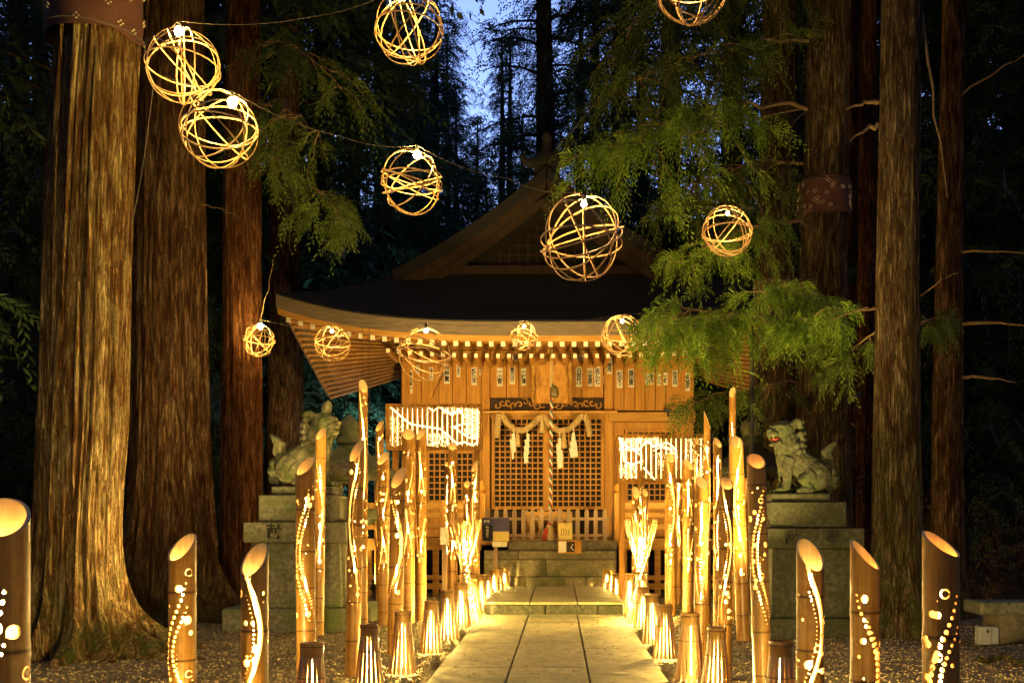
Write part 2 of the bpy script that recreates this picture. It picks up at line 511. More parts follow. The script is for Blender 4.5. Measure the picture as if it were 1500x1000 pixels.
def field(S, Z, H, period=None):
    """signed distance and outward gradient for every grid vertex; rows are close to constant Z"""
    sd = np.full(S.shape, 1e3); gs = np.zeros(S.shape); gzv = np.zeros(S.shape)
    zmin = Z.min(axis=1); zmax = Z.max(axis=1)

    def wrap(d):
        if period: return (d + period / 2) % period - period / 2
        return d
    for (s, z, r) in H.c:
        rows = np.where((zmax > z - r - 0.02) & (zmin < z + r + 0.02))[0]
        if not len(rows): continue
        a, b = rows[0], rows[-1] + 1
        ds = wrap(S[a:b] - s); dz = Z[a:b] - z
        dist = np.sqrt(ds * ds + dz * dz) + 1e-9
        d = dist - r
        m = d < sd[a:b]
        sd[a:b][m] = d[m]; gs[a:b][m] = (ds / dist)[m]; gzv[a:b][m] = (dz / dist)[m]
    for pts in H.r:
        for (p, q) in zip(pts[:-1], pts[1:]):
            lo, hi = min(p[1], q[1]), max(p[1], q[1]); w = max(p[2], q[2]) + 0.02
            rows = np.where((zmax > lo - w) & (zmin < hi + w))[0]
            if not len(rows): continue
            a, b = rows[0], rows[-1] + 1
            ds = wrap(S[a:b] - p[0]); dz = Z[a:b] - p[1]
            vx, vz = q[0] - p[0], q[1] - p[1]
            L2 = vx * vx + vz * vz + 1e-12
            t = np.clip((ds * vx + dz * vz) / L2, 0, 1)
            ex, ez = ds - t * vx, dz - t * vz
            dist = np.sqrt(ex * ex + ez * ez) + 1e-9
            d = dist - (p[2] + t * (q[2] - p[2]))
            m = d < sd[a:b]
            sd[a:b][m] = d[m]; gs[a:b][m] = (ex / dist)[m]; gzv[a:b][m] = (ez / dist)[m]
    return sd, gs, gzv


def boundary(quads, nv):
    e = np.concatenate([quads[:, [0, 1]], quads[:, [1, 2]], quads[:, [2, 3]], quads[:, [3, 0]]])
    key = np.minimum(e[:, 0], e[:, 1]).astype(np.int64) * nv + np.maximum(e[:, 0], e[:, 1])
    u, idx, cnt = np.unique(key, return_index=True, return_counts=True)
    return e[idx[cnt == 1]]


def bamboo_mesh(R, Ht, H, nth, cut_dir, slope, nodes, notch=False, flare=0.0):
    """hollow culm with real cut-out holes; theta=0 faces -Y"""
    cell = 2 * PI * R / nth
    nz = max(20, int(Ht / cell))
    nz = min(nz, 640)
    th = np.arange(nth) / nth * 2 * PI
    ztop = Ht - slope * R * (1 + np.cos(th - cut_dir))
    v = np.linspace(0, 1, nz + 1)
    Z = v[:, None] * ztop[None, :]
    S = np.repeat((th * R)[None, :], nz + 1, 0)
    sd, g1, g2 = field(S, Z, H, 2 * PI * R)
    near = np.abs(sd) < 0.62 * cell
    near[0, :] = False; near[-1, :] = False
    S2 = S.copy(); Z2 = Z.copy()
    S2[near] -= (sd * g1)[near]; Z2[near] -= (sd * g2)[near]
    sd[near] = 0
    T = S2 / R
    nod = np.zeros_like(Z2); rad = np.ones_like(Z2)
    for zn in nodes:
        nod += np.exp(-((Z2 - zn) / 0.006) ** 2)
        rad += 0.035 * np.exp(-((Z2 - zn + 0.012) / 0.012) ** 2) + 0.02 * np.exp(-((Z2 - zn - 0.01) / 0.008) ** 2)
    rad *= (1 + flare * (1 - Z2 / Ht))
    X = R * rad * np.sin(T); Y = -R * rad * np.cos(T)
    Ri = R * 0.86
    Xi = Ri * np.sin(T); Yi = -Ri * np.cos(T)
    nv = (nz + 1) * nth
    V = np.concatenate([np.stack([X, Y, Z2], -1).reshape(-1, 3), np.stack([Xi, Yi, Z2], -1).reshape(-1, 3)])
    i = np.arange(nz)[:, None] * nth; k = np.arange(nth)[None, :]; k2 = (k + 1) % nth
    quads = np.stack([i + k, i + k2, i + nth + k2, i + nth + k], -1).reshape(-1, 4)
    sdf = sd.reshape(-1)
    keep = sdf[quads].mean(axis=1) > 0
    quads = quads[keep]
    be = boundary(quads, nv)
    inner = quads[:, ::-1] + nv
    rim = np.stack([be[:, 1], be[:, 0], be[:, 0] + nv, be[:, 1] + nv], -1)
    allq = np.concatenate([quads, inner, rim])
    mi = np.concatenate([np.zeros(len(quads)), np.ones(len(inner)), np.ones(len(rim))])
    me = np_mesh('culm', V, allq, smooth=True, matidx=mi)
    sm = np.concatenate([np.ones(len(quads) * 2, dtype=bool), np.zeros(len(rim), dtype=bool)])
    me.polygons.foreach_set('use_smooth', sm)
    a = me.attributes.new('node', 'FLOAT', 'POINT')
    a.data.foreach_set('value', np.concatenate([np.clip(nod, 0, 1).reshape(-1), np.zeros(nv)]).astype(np.float32))
    return me


def chain(H, z0, z1, s0, amp, ph, freq, r0, r1, gap, R):
    z = z1; n = max(1, int((z1 - z0) / gap)); i = 0
    while z > z0:
        t = (z1 - z) / (z1 - z0)
        rr = r0 + (r1 - r0) * math.sin(PI * t)
        s = (s0 + amp * math.sin(ph + freq * t * PI)) * R
        H.circ(s, z, rr)
        z -= max(gap, 2 * rr + 0.004)


def design(style, R, Ht, seed, lo=0.30):
    rs = random.Random(seed)
    H = Holes()
    top = Ht - 0.10 - 2.2 * R
    bot = Ht * lo if Ht > 1.5 else 0.25
    if style == 'ribbon':
        sg = rs.choice((-1, 1))
        pts = []
        n = 26
        for k in range(n + 1):
            t = k / n
            z = Ht - 0.12 * R - t * (Ht - bot)
            s = sg * (0.75 * math.cos(t * PI * 2.1)) * R
            w = 0.003 + (0.0105 if R > .064 or Ht < 1.5 else 0.0065) * math.sin(PI * min(1, t * 1.15)) ** 0.8 if t < 0.87 else 0.0035
            pts.append((s, z, w))
        H.ribbon(pts)
        zz = top
        while zz > bot:
            t = (Ht - zz) / (Ht - bot)
            s = sg * 0.75 * math.cos(t * PI * 2.1) * R
            H.circ(s + sg * 0.034, zz - 0.01, 0.0042)
            if rs.random() < 0.10:
                H.circ(s - sg * (0.05 + rs.random() * 0.02), zz, rs.uniform(0.009, 0.016))
            elif rs.random() < 0.22:
                H.circ(s - sg * (0.04 + rs.random() * 0.03), zz, rs.uniform(0.003, 0.006))
            zz -= 0.021
        big = 7
    elif style == 'dots':
        sg = rs.choice((-1, 1))
        q = min(1.25, R / 0.06)
        chain(H, bot, top, -0.15, 0.85 * sg, 2.0, 1.7, 0.005 * q, 0.0105 * q, 0.028, R)
        chain(H, bot + 0.1, top - 0.12, 0.30, 0.7 * sg, 2.5, 1.5, 0.004 * q, 0.0085 * q, 0.024, R)
        chain(H, bot, bot + (top - bot) * 0.5, 0.55, -0.6 * sg, 1.2, 1.1, 0.003, 0.006 * q, 0.022, R)
        big = 9
    else:  # waves
        sg = rs.choice((-1, 1))
        for q, (s0, am) in enumerate(((-0.55, 0.5), (0.45, -0.55))):
            pts = []
            for k in range(22):
                t = k / 21
                pts.append(((s0 + sg * am * math.sin(t * PI * 2.2 + q)) * R, top - t * (top - bot), 0.0012 + 0.0062 * abs(math.sin(PI * 2 * t)) ** 1.5))
            H.ribbon(pts)
            chain(H, bot, top, s0 + 0.8, am * sg, q, 2.2, 0.004, 0.006, 0.032, R)
        big = 9
    for _ in range(big):
        z = rs.uniform(bot, top); s = rs.uniform(-1.3, 1.3) * R
        H.circ(s, z, rs.uniform(0.012, 0.022))
        if rs.random() < 0.3:
            H.ring(s + 0.05, z + 0.08, 0.017, 0.003)
    for _ in range(int(42 * Ht / 1.5)):
        H.circ(rs.uniform(-3.1, 3.1) * R, rs.uniform(bot, top), rs.choice((0.003, 0.0035, 0.005, 0.008)))
    return H


def bamboo(px, top_py, D, dia_px, style, seed, label, cut=0.3, slope=1.1, lean=0.0, led='led', mat='bamboo', group='upright bamboo lanterns with cut-out patterns', base_z=0.0, zb_px=None):
    x = gx(px, D)
    H_ = gz(top_py, D) - base_z
    R = dia_px * D / F / 2
    root = empty('bamboo_lantern', (gx(zb_px if zb_px else px, D), D, base_z), 0, label, 'bamboo lantern', group)
    if zb_px:
        root.rotation_euler = (0, math.atan2(x - gx(zb_px, D), H_), 0)
    nth = 132 if D < 6 else (96 if D < 9 else (64 if D < 12.5 else 48))
    rs = random.Random(seed + 100)
    nodes = []
    z = rs.uniform(0.1, 0.3)
    while z < H_ - 0.2:
        nodes.append(z); z += rs.uniform(0.26, 0.36)
    Hh = design(style, R, H_, seed)
    me = bamboo_mesh(R, H_, Hh, nth, cut, slope, nodes)
    link_mesh('culm', me, [M[mat], M['bamboo_in']], root)
    zt = H_ - 2 * slope * R - 0.015
    rod = MB(); zs = [H_ * 0.12, zt]
    rod.tube([(0, 0, zs[0]), (0, 0, zs[1])], 0.0075, 6)
    rod.build('led_tube', M['led_far' if led == 'led' and D > 6 else led], root)
    return root


# ------------------------------------------------------------------ ground
def vnoise(x, y, s, seed=0):
    r = np.random.default_rng(seed)
    out = np.zeros_like(x)
    for k in range(10):
        a = r.uniform(0, 2 * PI); f = s * r.uniform(0.6, 1.8)
        out += np.sin((x * math.cos(a) + y * math.sin(a)) * f + r.uniform(0, 6.28))
    return out / 5.0


def sheet(name, xs, ys, zf, m, label=None):
    X, Y = np.meshgrid(xs, ys)
    Z = zf(X, Y)
    V = np.stack([X, Y, Z], -1).reshape(-1, 3)
    nx, ny = len(xs), len(ys)
    i = np.arange(ny - 1)[:, None] * nx; k = np.arange(nx - 1)[None, :]
    q = np.stack([i + k, i + k + 1, i + nx + k + 1, i + nx + k], -1).reshape(-1, 4)
    me = np_mesh(name, V, q, smooth=True)
    o = link_mesh(name, me, m)
    o['kind'] = 'structure'
    if label: o['label'] = label
    return o


PX0, PX1 = -1.03, 0.84
xs = np.concatenate([np.linspace(-250, -9, 30), np.linspace(-8.9, 8.9, 300), np.linspace(9, 250, 30)])
ys = np.concatenate([np.linspace(-60, 5.9, 25), np.linspace(6, 18, 240), np.linspace(18.3, 300, 70)])


def gzf(X, Y):
    z = 0.018 * vnoise(X, Y, 3.0, 1) + 0.010 * vnoise(X, Y, 11.0, 2) + 0.006 * vnoise(X, Y, 34.0, 3)
    onp = (X > PX0 - 0.08) & (X < PX1 + 0.08)
    return np.where(onp, -0.06, z - 0.005)


sheet('ground', xs, ys, gzf, M['ground'])


def hill_z(X, Y):
    z = np.clip((Y - 32) * 0.42, 0, 40) + np.clip((np.abs(X) - 18) * 0.30, 0, 16) * np.clip((Y - 18) / 20, 0, 1) - 0.5
    return z + 0.8 * vnoise(X, Y, 0.15, 5)


sheet('hill', np.linspace(-180, 180, 80), np.linspace(24, 220, 60), hill_z, M['hill'])

# path slabs
pm = MB()
rs = random.Random(3)
colx = [(PX0, -0.425), (-0.410, 0.225), (0.240, PX1)]
rowsY = [-4.0, -2.7, -1.4, -0.1, 1.2, 2.5, 3.8, 5.1, 6.3, 7.3, 8.45, 9.75, 11.1, 12.3, 13.38]
for (a, b) in zip(rowsY[:-1], rowsY[1:]):
    for (x0, x1) in colx:
        dz = rs.uniform(-0.003, 0.003)
        pm.bx(x0, x1 , a + 0.004, b - 0.004, -0.10, 0.035 + dz)
pth = pm.build('path', M['path'], bevel=0.006); pth['kind'] = 'structure'
pm = MB()
for (a, b) in ((13.40, 14.5), (14.51, 15.6), (15.61, 16.75)):
    for (x0, x1) in [(PX0 + 0.01, -0.41), (-0.398, 0.235), (0.247, PX1 + 0.02)]:
        pm.bx(x0, x1, a, b, 0.165, 0.2 + rs.uniform(-0.002, 0.003))
pr_ = MB()
for (x0, x1) in [(PX0 + 0.02, -0.2), (-0.19, 0.5), (0.51, PX1 + 0.01)]:
    pr_.bx(x0, x1, 13.42, 16.74, -0.05, 0.162)
pth = pr_.build('path_riser', M['stone_dark'], bevel=0.01); pth['kind'] = 'structure'
pth = pm.build('raised_path', M['path'], bevel=0.008); pth['kind'] = 'structure'

# gravel as loose pebbles (nobody could count it)
def pebbles(n, xr, yr, smin, smax, seed, avoid=True):
    r = np.random.default_rng(seed)
    X = r.uniform(xr[0], xr[1], n); Y = r.uniform(yr[0], yr[1], n)
    if avoid:
        k = (X < PX0 - 0.02) | (X > PX1 + 0.02)
        X, Y = X[k], Y[k]; n = len(X)
    Zc = gzf(X, Y)
    base = np.array([(1, 0, 0), (0, 1, 0), (-1, 0, 0), (0, -1, 0), (0, 0, 0.7), (0, 0, -0.5)], dtype=float)
    tri = np.array([(0, 1, 4), (1, 2, 4), (2, 3, 4), (3, 0, 4), (1, 0, 5), (2, 1, 5), (3, 2, 5), (0, 3, 5)])
    s = r.uniform(smin, smax, n) * r.uniform(0.6, 1.3, n)
    V = base[None] * s[:, None, None] * r.uniform(0.6, 1.4, (n, 6, 1))
    a = r.uniform(0, 6.28, n); ca, sa = np.cos(a)[:, None], np.sin(a)[:, None]
    x = V[..., 0] * ca - V[..., 1] * sa; y = V[..., 0] * sa + V[..., 1] * ca
    V = np.stack([x + X[:, None], y + Y[:, None], V[..., 2] + (Zc + s * 0.2)[:, None]], -1).reshape(-1, 3)
    T = (tri[None] + 6 * np.arange(n)[:, None, None]).reshape(-1, 3)
    return V, T


V, T = pebbles(52000, (-7.5, 7.0), (7.3, 17.0), 0.006, 0.016, 11)
o = link_mesh('gravel', np_mesh('gravel', V, tris=T), M['pebble'])
tag(o, 'pale loose gravel spread over the ground either side of the stone path', 'gravel', kind='stuff')


# ------------------------------------------------------------------ foliage
def fronds(C, Dr, L, droop, K, ll, lw, r, flat=0.0):
    N_ = len(C)
    t = np.linspace(0.08, 1.0, K)[None, :, None]
    Dr = Dr / (np.linalg.norm(Dr, axis=1, keepdims=True) + 1e-9)
    L = L[:, None, None]; dp = droop[:, None, None]
    down = np.array([0, 0, -1.0])[None, None]
    P = C[:, None] + Dr[:, None] * L * t + down * dp * L * t * t
    Tn = Dr[:, None] + down * dp * 2 * t
    Tn = Tn / np.linalg.norm(Tn, axis=-1, keepdims=True)
    rv = r.normal(size=(N_, 1, 3)) + 0.12 * r.normal(size=(N_, K, 3))
    side = np.cross(Tn, rv); side /= np.linalg.norm(side, axis=-1, keepdims=True) + 1e-9
    sg = np.where(np.arange(K) % 2 == 0, 1.0, -1.0)[None, :, None]
    ld = Tn * 0.85 + side * sg * 0.6 + down * 0.15 + 0.07 * r.normal(size=(N_, K, 3))
    ld /= np.linalg.norm(ld, axis=-1, keepdims=True)
    lens = ll * (1.15 - 0.6 * t) * r.uniform(0.7, 1.3, (N_, K, 1))
    w = np.cross(ld, rv); w /= np.linalg.norm(w, axis=-1, keepdims=True) + 1e-9
    w = w * lw
    mid = P + ld * lens * 0.4
    V = np.stack([P, mid - w, P + ld * lens, mid + w], axis=2).reshape(-1, 3)
    n = N_ * K
    Q = np.arange(n * 4).reshape(n, 4)
    return V, Q


class Cloud:
    def __init__(self): self.V, self.Q, self.n = [], [], 0

    def add(self, V, Q):
        self.V.append(V); self.Q.append(Q + self.n); self.n += len(V)

    def build(self, name, m, parent=None, off=(0, 0, 0)):
        V = np.concatenate(self.V) - np.array(off)[None]
        return link_mesh(name, np_mesh(name, V, np.concatenate(self.Q)), m, parent)


def bez(p0, p1, sag, n=10, wob=0.0, r=None):
    p0, p1 = Vector(p0), Vector(p1); out = []
    for k in range(n + 1):
        t = k / n
        p = p0.lerp(p1, t); p.z += sag * 4 * t * (1 - t)
        if wob and r is not None and 0 < k < n:
            p += Vector(r.normal(size=3) * wob)
        out.append(p)
    return out


def leafy_branch(tree, start, end, sag, spread, nsub, fr_per, flen, seed, leaf='leaf', rad=0.03, K=12, ll=0.105, lw=0.0085, t0=0.3, subdroop=0.5, droop=(0.4, 1.1)):
    """limb with drooping needle sprays: part 'branch' > sub-part 'foliage'"""
    r = np.random.default_rng(seed)
    off = tree.location
    main = bez(start, end, sag, 12, 0.03, r)
    mb = MB(); mb.tube(main, [rad * (1 - 0.8 * k / 12) for k in range(13)], 6)
    ax = (Vector(end) - Vector(start)).normalized()
    cl = Cloud()
    C, Dd = [], []
    for s in range(nsub):
        t = t0 + (1 - t0) * (s + r.uniform(0, 1)) / nsub
        i = min(11, int(t * 12)); p = main[i].lerp(main[i + 1], t * 12 - i)
        az = r.uniform(0, 2 * PI)
        perp = Vector((math.cos(az), math.sin(az), r.uniform(-0.5, 0.35)))
        d = (ax * r.uniform(0.2, 0.9) + perp).normalized()
        Ls = spread * (1.1 - 0.6 * abs(t - 0.55)) * r.uniform(0.4, 1.1)
        q = p + d * Ls + Vector((0, 0, -subdroop * Ls))
        sub = bez(p, q, 0.12 * Ls, 5, 0.015, r)
        mb.tube(sub, [rad * 0.3 * (1 - 0.75 * k / 5) for k in range(6)], 4)
        for _ in range(int(fr_per * 1.05)):
            tt = r.uniform(0.15, 1) ** 0.8 * 5; j = min(4, int(tt))
            c = sub[j].lerp(sub[j + 1], tt - j)
            dd = Vector(r.normal(size=3)) * 0.55 + d * 0.9 + Vector((0, 0, -0.15))
            C.append(c); Dd.append(dd)
    C = np.array([tuple(c) for c in C]); Dd = np.array([tuple(c) for c in Dd])
    n = len(C)
    V, Q = fronds(C, Dd, r.uniform(0.6, 1.3, n) * flen, r.uniform(droop[0], droop[1], n), K, ll, lw, r)
    cl.add(V, Q)
    b = mb.build('branch', M['twig'], tree, off=off, smooth=True)
    cl.build('foliage', M[leaf], b, off=off)
    return b


def trunk_mesh(pts, rads, nth, nz, ridge, flare, seed, lobes=6, flare_h=0.9, oval=1.0):
    """pts: centre line [(x,y,z)], rads: radius at those; deep vertical bark ridges and root flare"""
    r = np.random.default_rng(seed)
    zz = np.array([p[2] for p in pts]); xx = np.array([p[0] for p in pts]); yy = np.array([p[1] for p in pts])
    z = zz[0] + (zz[-1] - zz[0]) * np.linspace(0, 1, nz) ** 1.6
    cx = np.interp(z, zz, xx); cyy = np.interp(z, zz, yy); R0 = np.interp(z, zz, rads)
    th = np.arange(nth) / nth * 2 * PI
    T, Z = np.meshgrid(th, z)
    f = np.zeros_like(T)
    for k in range(26):
        kk = int(r.integers(7, 46)); a = 1.0 / (1 + kk * 0.03)
        f += a * np.cos(kk * T + r.uniform(0, 6.28) + r.uniform(0.5, 2.2) * np.sin(Z * r.uniform(0.3, 1.6) + r.uniform(0, 6)))
    f = f / np.std(f)
    rd = -np.exp(-np.abs(f) * 2.2) * 1.3 + 0.25 * f
    big = np.zeros_like(T)
    for k in (2, 3, 4, 5):
        big += np.cos(k * T + r.uniform(0, 6.28) + 0.3 * np.sin(Z * 0.5 + k)) / k
    RR = R0[:, None] * (1 + 0.035 * big) + ridge * rd
    lo = np.zeros_like(T)
    ph = r.uniform(0, 6.28)
    long_ = np.zeros_like(T)
    if isinstance(lobes, (list, tuple)):
        for (ang, amp, wd, hh) in lobes:
            d = (T - ang - 0.25 * np.sin(Z * 3) * np.exp(-Z)  + PI) % (2 * PI) - PI
            long_ += amp * np.exp(-(d / wd) ** 2) * np.exp(-np.clip(Z - z[0], 0, 9) / hh)
        lobes = 4
    for k in range(lobes):
        c = ph + 2 * PI * k / lobes + r.uniform(-0.3, 0.3)
        d = (T - c + PI) % (2 * PI) - PI
        lo += r.uniform(0.6, 1.35) * np.exp(-(d / 0.33) ** 2)
    e = np.exp(-(Z - z[0]) / flare_h * 3.0)
    RR = RR + flare * e * (0.30 + lo) + long_ * (1 + 0.05 * f)
    V = np.stack([cx[:, None] + RR * np.cos(T), cyy[:, None] + RR * np.sin(T) * oval, Z], -1).reshape(-1, 3)
    i = np.arange(nz - 1)[:, None] * nth; k = np.arange(nth)[None, :]; k2 = (k + 1) % nth
    q = np.stack([i + k, i + k2, i + nth + k2, i + nth + k], -1).reshape(-1, 4)
    return np_mesh('trunk', V, q, smooth=True)


def high_crown(tree, z0, z1, rmax, nbr, seed, leaf='leaf_dark', fr=34, side=None):
    """upper crown of a tall cedar, above the frame: drooping limbs with foliage"""
    r = np.random.default_rng(seed)
    C, Dd = [], []
    mb = MB()
    for k in range(nbr):
        z = z0 + (z1 - z0) * (k + r.uniform(0, 1)) / nbr
        t = (z - z0) / (z1 - z0)
        a = r.uniform(0, 2 * PI); L = rmax * (1 - 0.75 * t) * r.uniform(0.6, 1.1)
        d = Vector((math.cos(a), math.sin(a), 0))
        p0 = Vector((0, 0, z)); p1 = d * L + Vector((0, 0, z - 0.12 * L))
        br = bez(p0, p1, 0.08 * L, 6)
        mb.tube(br, [0.05 * (1 - 0.8 * j / 6) for j in range(7)], 4)
        for _ in range(fr):
            u = r.uniform(0.2, 1) * 6; j = min(5, int(u)); c = br[j].lerp(br[j + 1], u - j) + Vector(r.normal(size=3) * np.array([0.3, 0.3, 0.12]) * (0.4 + 0.12 * L))
            C.append(tuple(c)); Dd.append(tuple(d * 0.7 + Vector(r.normal(size=3)) * 0.7))
    C = np.array(C); Dd = np.array(Dd); n = len(C)
    V, Q = fronds(C, Dd, r.uniform(0.5, 1.1, n), r.uniform(0.3, 0.9, n), 9, 0.30, 0.05, r)
    me = np_mesh('crown', V, Q)
    o = link_mesh('crown', me, M[leaf], tree)
    mb.build('limbs', M['bark5'], tree)
    return o


def big_tree(label, D, pts, mat, base_z=0.0, nth=120, nz=170, ridge=0.012, flare=0.25, lobes=6, flare_h=1.0, seed=1, group=None, crown=None, rtop=None):
    """pts: list of (px_left, px_right, py) trunk outline at depth D; extends to the ground and above the frame"""
    P, Rr = [], []
    rows = sorted(pts, key=lambda q: -q[2])
    for (l, r_, y) in rows:
        P.append((gx((l + r_) / 2, D), D, gz(y, D))); Rr.append((r_ - l) / 2 * D / F)
    x0 = P[0][0]
    P = [(x0, D, base_z - 0.15)] + P; Rr = [Rr[0] * 1.02] + Rr
    top = P[-1]
    topz = max(top[2] + 6, 20.0)
    P.append((top[0] + (top[0] - P[-2][0]) * 0.5, D, topz)); Rr.append(Rr[-1] * 0.72)
    root = empty('cedar_tree', (x0, D, base_z), 0, label, 'tree', group)
    me = trunk_mesh([(p[0] - x0, p[1] - D, p[2] - base_z) for p in P], Rr, nth, nz, ridge, flare, seed, lobes, flare_h)
    link_mesh('trunk', me, M[mat], root)
    if crown:
        high_crown(root, crown[0], crown[1], crown[2], crown[3], seed + 50, fr=55)
    return root


CR = (12.0, 20, 5.2, 110)  # crowns above the frame, made wide and dense to hold back sky light
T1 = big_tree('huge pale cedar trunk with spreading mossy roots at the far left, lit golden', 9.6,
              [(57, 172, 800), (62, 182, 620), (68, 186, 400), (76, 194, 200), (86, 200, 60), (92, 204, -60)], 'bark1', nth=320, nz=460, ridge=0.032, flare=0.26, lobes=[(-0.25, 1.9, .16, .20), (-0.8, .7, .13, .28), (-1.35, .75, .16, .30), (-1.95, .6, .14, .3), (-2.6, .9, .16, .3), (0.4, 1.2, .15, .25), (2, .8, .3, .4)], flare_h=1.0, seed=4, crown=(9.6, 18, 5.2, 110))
T2 = big_tree('thick dark brown cedar standing just right of the big pale trunk', 13.0,
              [(188, 312, 800), (196, 302, 620), (200, 300, 400), (205, 298, 200), (208, 296, 0)], 'bark2', nth=200, nz=240, ridge=0.030, flare=0.25, lobes=[(-0.3, 1.0, .22, .4), (-1.3, .6, .24, .4), (-2.3, .7, .22, .4), (1.5, .7, .3, .4)], flare_h=1.3, seed=8, crown=CR)
T3 = big_tree('slimmer reddish cedar trunk left of the closed-mouth lion-dog statue', 14.5,
              [(322, 384, 790), (326, 383, 560), (328, 382, 300), (332, 380, 60)], 'bark3', nth=140, nz=200, ridge=0.022, flare=0.2, lobes=5, seed=12, crown=CR)
T4 = big_tree('dim cedar trunk in shadow behind the closed-mouth lion-dog statue', 21.0,
              [(388, 446, 780), (390, 444, 560), (393, 440, 300), (395, 436, 0)], 'bark2', nth=90, nz=120, seed=15, crown=(10, 20, 4, 50))
T5 = big_tree('broad brown cedar trunk behind the stone lantern, left of the mossy streaked trunk', 16.0,
              [(1104, 1176, 760), (1106, 1170, 560), (1112, 1168, 300), (1118, 1166, 0)], 'bark4', nth=130, nz=180, ridge=0.013, seed=19, crown=CR)
T6 = big_tree('cedar trunk wrapped with a patterned cloth band, right behind the open-mouth lion-dog statue', 14.2,
              [(1166, 1248, 760), (1168, 1242, 560), (1172, 1240, 400), (1180, 1242, 200), (1184, 1246, 0)], 'bark4', nth=160, nz=220, ridge=0.013, seed=23, crown=CR)
T7 = big_tree('tall straight grey-brown cedar trunk in front of the reddish trunks at right', 11.2,
              [(1276, 1352, 860), (1279, 1348, 660), (1284, 1346, 400), (1290, 1348, 150), (1292, 1350, 0)], 'bark4', nth=170, nz=260, ridge=0.010, flare=0.22, lobes=6, seed=27, crown=CR)
T8 = big_tree('thin cedar trunk with bare snapped side twigs, rightmost in the photo', 13.5,
              [(1364, 1412, 820), (1366, 1410, 600), (1372, 1410, 350), (1380, 1412, 60)], 'bark2', nth=110, nz=180, ridge=0.009, flare=0.15, seed=31, crown=CR)
T9 = big_tree('reddish peeling cedar trunk between the wrapped trunk and the tall straight trunk', 15.5,
              [(1254, 1284, 760), (1256, 1284, 500), (1258, 1284, 200), (1260, 1284, 0)], 'bark3', nth=90, nz=150, ridge=0.012, seed=35, crown=None)
T10 = big_tree('dark red cedar trunk hidden just left of the reddish peeling trunk', 17.5,
               [(1236, 1258, 760), (1238, 1258, 500), (1238, 1256, 200), (1240, 1256, 0)], 'bark3', nth=70, nz=120, ridge=0.01, seed=36, crown=None)

# lower leafy branches seen in the photo
DB = 12.5
leafy_branch(T6, at(1180, 465, 14.0), at(985, 500, 12.2), 0.05, 0.85, 28, 17, 0.28, 1, subdroop=.25, t0=0.05, rad=0.03)
leafy_branch(T6, at(1185, 470, 14.0), at(950, 468, 11.8), 0.10, 0.62, 22, 15, 0.24, 2, subdroop=.25, t0=0.35, rad=0.02)
leafy_branch(T6, at(1180, 330, 14.0), at(1000, 395, 12.6), 0.25, 0.62, 20, 15, 0.26, 3, subdroop=.3, t0=0.25)
leafy_branch(T6, at(1182, 160, 14.0), at(900, 215, 12.6), 0.25, 1.0, 34, 18, 0.32, 4, t0=0.3)
leafy_branch(T6, at(1185, 60, 14.0), at(905, 130, 13.2), 0.2, 1.05, 36, 16, 0.32, 5, 'leaf_shaded', t0=0.2)
leafy_branch(T6, at(1190, -40, 14.2), at(920, 40, 13.6), 0.2, 1.1, 34, 16, 0.32, 6, 'leaf_shaded', t0=0.1)
leafy_branch(T6, at(1180, 240, 14.4), at(1010, 280, 13.8), 0.2, 1.0, 26, 16, 0.3, 7, 'leaf_shaded', t0=0.1)
leafy_branch(T6, at(1190, 440, 13.9), at(1130, 430, 12.2), 0.05, 0.6, 16, 14, 0.26, 8, subdroop=.2, t0=0.3)
leafy_branch(T7, at(1290, 445, 11.4), at(1170, 465, 12.0), 0.0, 0.42, 14, 16, 0.24, 9, t0=0.35, rad=0.012)
leafy_branch(T7, at(1285, 485, 11.5), at(1225, 520, 12.6), 0.0, 0.5, 12, 14, 0.24, 10, 'leaf_shaded', t0=0.2, rad=0.012)
leafy_branch(T6, at(1200, 560, 14.4), at(1010, 590, 13.4), 0.1, 0.6, 16, 12, 0.26, 11, 'leaf_shaded', t0=0.3, rad=0.015)
leafy_branch(T7, at(1345, 470, 11.4), at(1372, 470, 12.3), 0.0, 0.35, 6, 12, 0.22, 12, 'leaf_shaded', rad=0.01)
# left side branches
leafy_branch(T3, at(375, 60, 14.4), at(500, 130, 12.6), 0.2, 0.8, 14, 12, 0.3, 21, 'leaf_shaded', t0=0.2)
leafy_branch(T3, at(378, 150, 14.4), at(470, 210, 12.2), 0.2, 0.6, 11, 12, 0.28, 22, 'leaf_shaded', t0=0.1)
leafy_branch(T3, at(378, 250, 14.4), at(520, 340, 12.2), 0.25, 0.5, 14, 14, 0.24, 23, 'leaf_shaded', t0=0.4, rad=0.015)
leafy_branch(T3, at(372, 180, 14.4), at(410, 250, 11.8), 0.1, 0.5, 9, 12, 0.26, 24, 'leaf_shaded', t0=0.2, rad=0.015)
# bare snapped twigs
def twig(tree, p, q, r0=0.012, seed=0, mat='twig'):
    r = np.random.default_rng(seed)
    mb = MB(); pts = bez(p, q, 0.03, 7, 0.012, r)
    mb.tube(pts, [r0 * (1 - 0.75 * k / 7) for k in range(8)], 6)
    mb.build('bare_twig', M[mat], tree, off=tree.location, smooth=True)
twig(T8, at(1408, 475, 13.4), at(1510, 478, 12.8), 0.03, 1)
twig(T8, at(1406, 553, 13.4), at(1488, 560, 13.0), 0.028, 2)
twig(T8, at(1405, 370, 13.4), at(1520, 372, 12.6), 0.02, 3)
twig(T8, at(1408, 140, 13.4), at(1520, 70, 12.8), 0.018, 4)
twig(T7, at(1286, 150, 11.2), at(1240, 160, 11.0), 0.028, 5)
twig(T7, at(1286, 182, 11.2), at(1246, 206, 11.0), 0.028, 6)
twig(T6, at(1182, 158, 14.1), at(1000, 200, 12.6), 0.016, 7)
